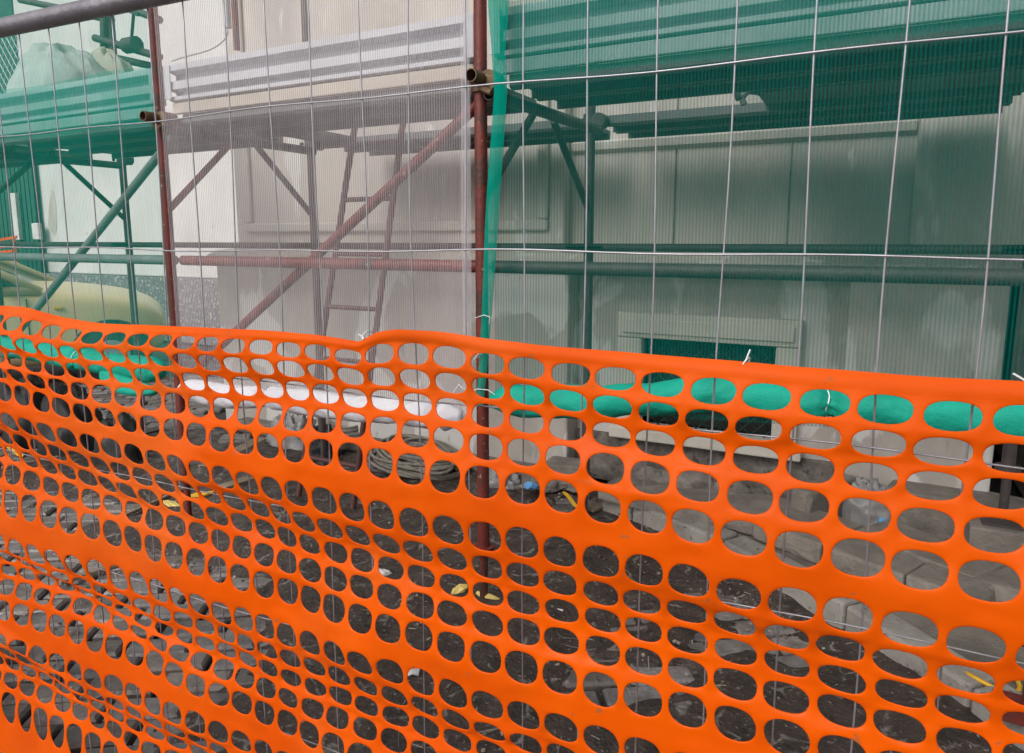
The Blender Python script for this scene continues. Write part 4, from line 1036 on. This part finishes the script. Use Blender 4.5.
def vid(s, r, h):
    k = (round(s * 20000), round(r * 2000), round(h * 1e6))
    i = index.get(k)
    if i is None:
        i = len(verts); index[k] = i; verts.append(P_net(s, r, h))
    return i
rows = []           # (r0, r1, hole) in lattice units
cur = 0
def rowspan(k):     # hole rows
    return (k - .5, k + .5)
def cellquads(s0, s1, r0, r1, ns, nr):
    for j in range(nr):
        for i in range(ns):
            a, b_ = s0 + (s1 - s0) * i / ns, s0 + (s1 - s0) * (i + 1) / ns
            c, d = r0 + (r1 - r0) * j / nr, r0 + (r1 - r0) * (j + 1) / nr
            for hh, fl in ((T, 0), (-T, 1)):
                f = [vid(a, c, hh), vid(b_, c, hh), vid(b_, d, hh), vid(a, d, hh)]
                faces.append(tuple(f if fl else f[::-1]))
rg_ = random.Random(12)
for c in range(NC):
    s0, s1 = c * PS, (c + 1) * PS
    cellquads(s0, s1, 0.0, .5, M_, 4)
    for k in range(1, 21):
        band = (k % 5 == 0)                      # a wide band follows every fifth row
        first = (k % 5 == 1 and k > 1)
        # lattice spans: inside a block rows are 1 apart; between blocks the unit step is wider, so holes take a smaller share of it
        r0 = k - (.5 if not first else .37); r1 = k + (.5 if not band else .37)
        if k == 20: r1 = 20.45
        sc_, rc = (s0 + s1) / 2, k
        ring_o = []
        for i in range(M_): ring_o.append((s0 + (s1 - s0) * i / M_, r0))
        for i in range(M_): ring_o.append((s1, r0 + (r1 - r0) * i / M_))
        for i in range(M_): ring_o.append((s1 - (s1 - s0) * i / M_, r1))
        for i in range(M_): ring_o.append((s0, r1 - (r1 - r0) * i / M_))
        wv, hv = (.43 + rg_.uniform(-.012, .012)) * PS, .40 + rg_.uniform(-.014, .014)
        if first: hv_up, hv_dn = .315, hv
        elif band: hv_up, hv_dn = hv, .315
        else: hv_up = hv_dn = hv
        cs, cr_ = sc_ + rg_.uniform(-.0012, .0012), rc + rg_.uniform(-.02, .02)
        hole = []
        for (so, ro) in ring_o:
            # direction in normalised cell space
            th = math.atan2((ro - rc) / ((r1 - rc) if ro > rc else (rc - r0)), (so - sc_) / (PS / 2))
            ex, ey = sup(th, wv, 1, 2.35)
            hole.append((cs + ex, cr_ + ey * (hv_dn if ey > 0 else hv_up)))
        loops = []
        n = len(ring_o)
        fr_ = (0, .40, .75, .93, 1.0)
        for f in fr_:
            hh = T * (math.sqrt(max(0, 1 - f ** 3)) * .85 + .15) if f < 1 else T * .18
            loops.append([(o_[0] + (i_[0] - o_[0]) * f, o_[1] + (i_[1] - o_[1]) * f, hh if f > 0 else T) for o_, i_ in zip(ring_o, hole)])
        for sgn in (1, -1):
            ids = [[vid(a, b_, sgn * h) for a, b_, h in lp] for lp in loops]
            for l in range(len(ids) - 1):
                for i in range(n):
                    j = (i + 1) % n; f = [ids[l][i], ids[l][j], ids[l + 1][j], ids[l + 1][i]]
                    if len(set(f)) == 4: faces.append(tuple(f if sgn < 0 else f[::-1]))
        # inner rim
        fr1 = [vid(a, b_, h) for a, b_, h in loops[-1]]; bk1 = [vid(a, b_, -h) for a, b_, h in loops[-1]]
        for i in range(n):
            j = (i + 1) % n
            if len({fr1[i], fr1[j], bk1[i], bk1[j]}) == 4: faces.append((fr1[i], fr1[j], bk1[j], bk1[i]))
        if band and k < 20: cellquads(s0, s1, k + .37, k + .63, M_, 4)
    cellquads(s0, s1, 20.45, 20.7, M_, 2)
nb = MB(); nb.v = verts; nb.f = faces
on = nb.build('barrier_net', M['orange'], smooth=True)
tag(on, 'bright orange plastic barrier net with oval holes tied along the wire fence', 'barrier net')
def tie(u, v, y=.985, tail=((0, 0, 0),)):
    c = at_f(u, v, y); b = MB()
    b.tube([c + Vector((.006 * math.cos(a), .014 * math.sin(a), .012 * math.cos(a + .5))) for a in [2 * PI * k / 16 for k in range(16)]], .0011, 6, closed=True)
    b.box(c.x - .002, c.x + .002, c.y - .015, c.y - .010, c.z - .002, c.z + .002)
    if len(tail) > 1: b.tube([c + Vector(t) for t in tail], .0012, 5)
    b.build('tie', M['tie'], on, smooth=False)
tie(368, 337, .984, ((0, -.012, 0), (-.008, -.014, .006), (-.014, -.01, .004)))
tie(745, 365, .986, ((0, -.01, 0), (.003, -.012, .012), (.007, -.012, .024)))
tie(1030, 383, .986, ((0, -.01, 0), (-.02, -.012, .012)))
spin(on)

# ------------------------------------------------------------------ camera, light, render
cam = bpy.data.cameras.new('camera'); co = bpy.data.objects.new('camera', cam); COL.objects.link(co)
cam.sensor_width = 36.0; cam.lens = FPX / 1024 * 36.0
cam.shift_y = -(376.5 - 341) / 1024
cam.clip_start = .05; cam.clip_end = 1000
co.location = (0, 0, EYE); co.rotation_euler = (PI / 2 - PITCH, 0, YAW)
S.camera = co
W = bpy.data.worlds.new('World'); S.world = W; W.use_nodes = True
nt = W.node_tree; bg = nt.nodes['Background']
SUN_EL, SUN_AZ = math.radians(40), math.radians(200)     # high and behind the camera, veiled
sky = nt.nodes.new('ShaderNodeTexSky'); sky.sky_type = 'NISHITA'; sky.sun_disc = False
sky.sun_elevation = SUN_EL; sky.sun_rotation = math.radians(195); sky.air_density = 1.0; sky.dust_density = 4.0; sky.ozone_density = 1.0
hs = nt.nodes.new('ShaderNodeHueSaturation'); hs.inputs['Saturation'].default_value = .18
nt.links.new(sky.outputs[0], hs.inputs['Color']); nt.links.new(hs.outputs[0], bg.inputs['Color'])
bg.inputs['Strength'].default_value = .12
sl = bpy.data.lights.new('sun', 'SUN'); so = bpy.data.objects.new('sun', sl); COL.objects.link(so)
sl.energy = 1.4; sl.angle = math.radians(32); sl.color = (1.0, .97, .93)
az = math.radians(195)              # compass style: sun stands towards -y, slightly to -x
sd = Vector((math.sin(az) * math.cos(SUN_EL), math.cos(az) * math.cos(SUN_EL), math.sin(SUN_EL)))
so.rotation_euler = sd.to_track_quat('Z', 'Y').to_euler(); so.location = (0, -5, 8)
S.view_settings.view_transform = 'Standard'; S.view_settings.look = 'None'
S.view_settings.exposure = 0.15; S.view_settings.gamma = 1.0
S.render.engine = 'CYCLES'
S.cycles.max_bounces = 8; S.cycles.transparent_max_bounces = 16; S.cycles.use_denoising = True
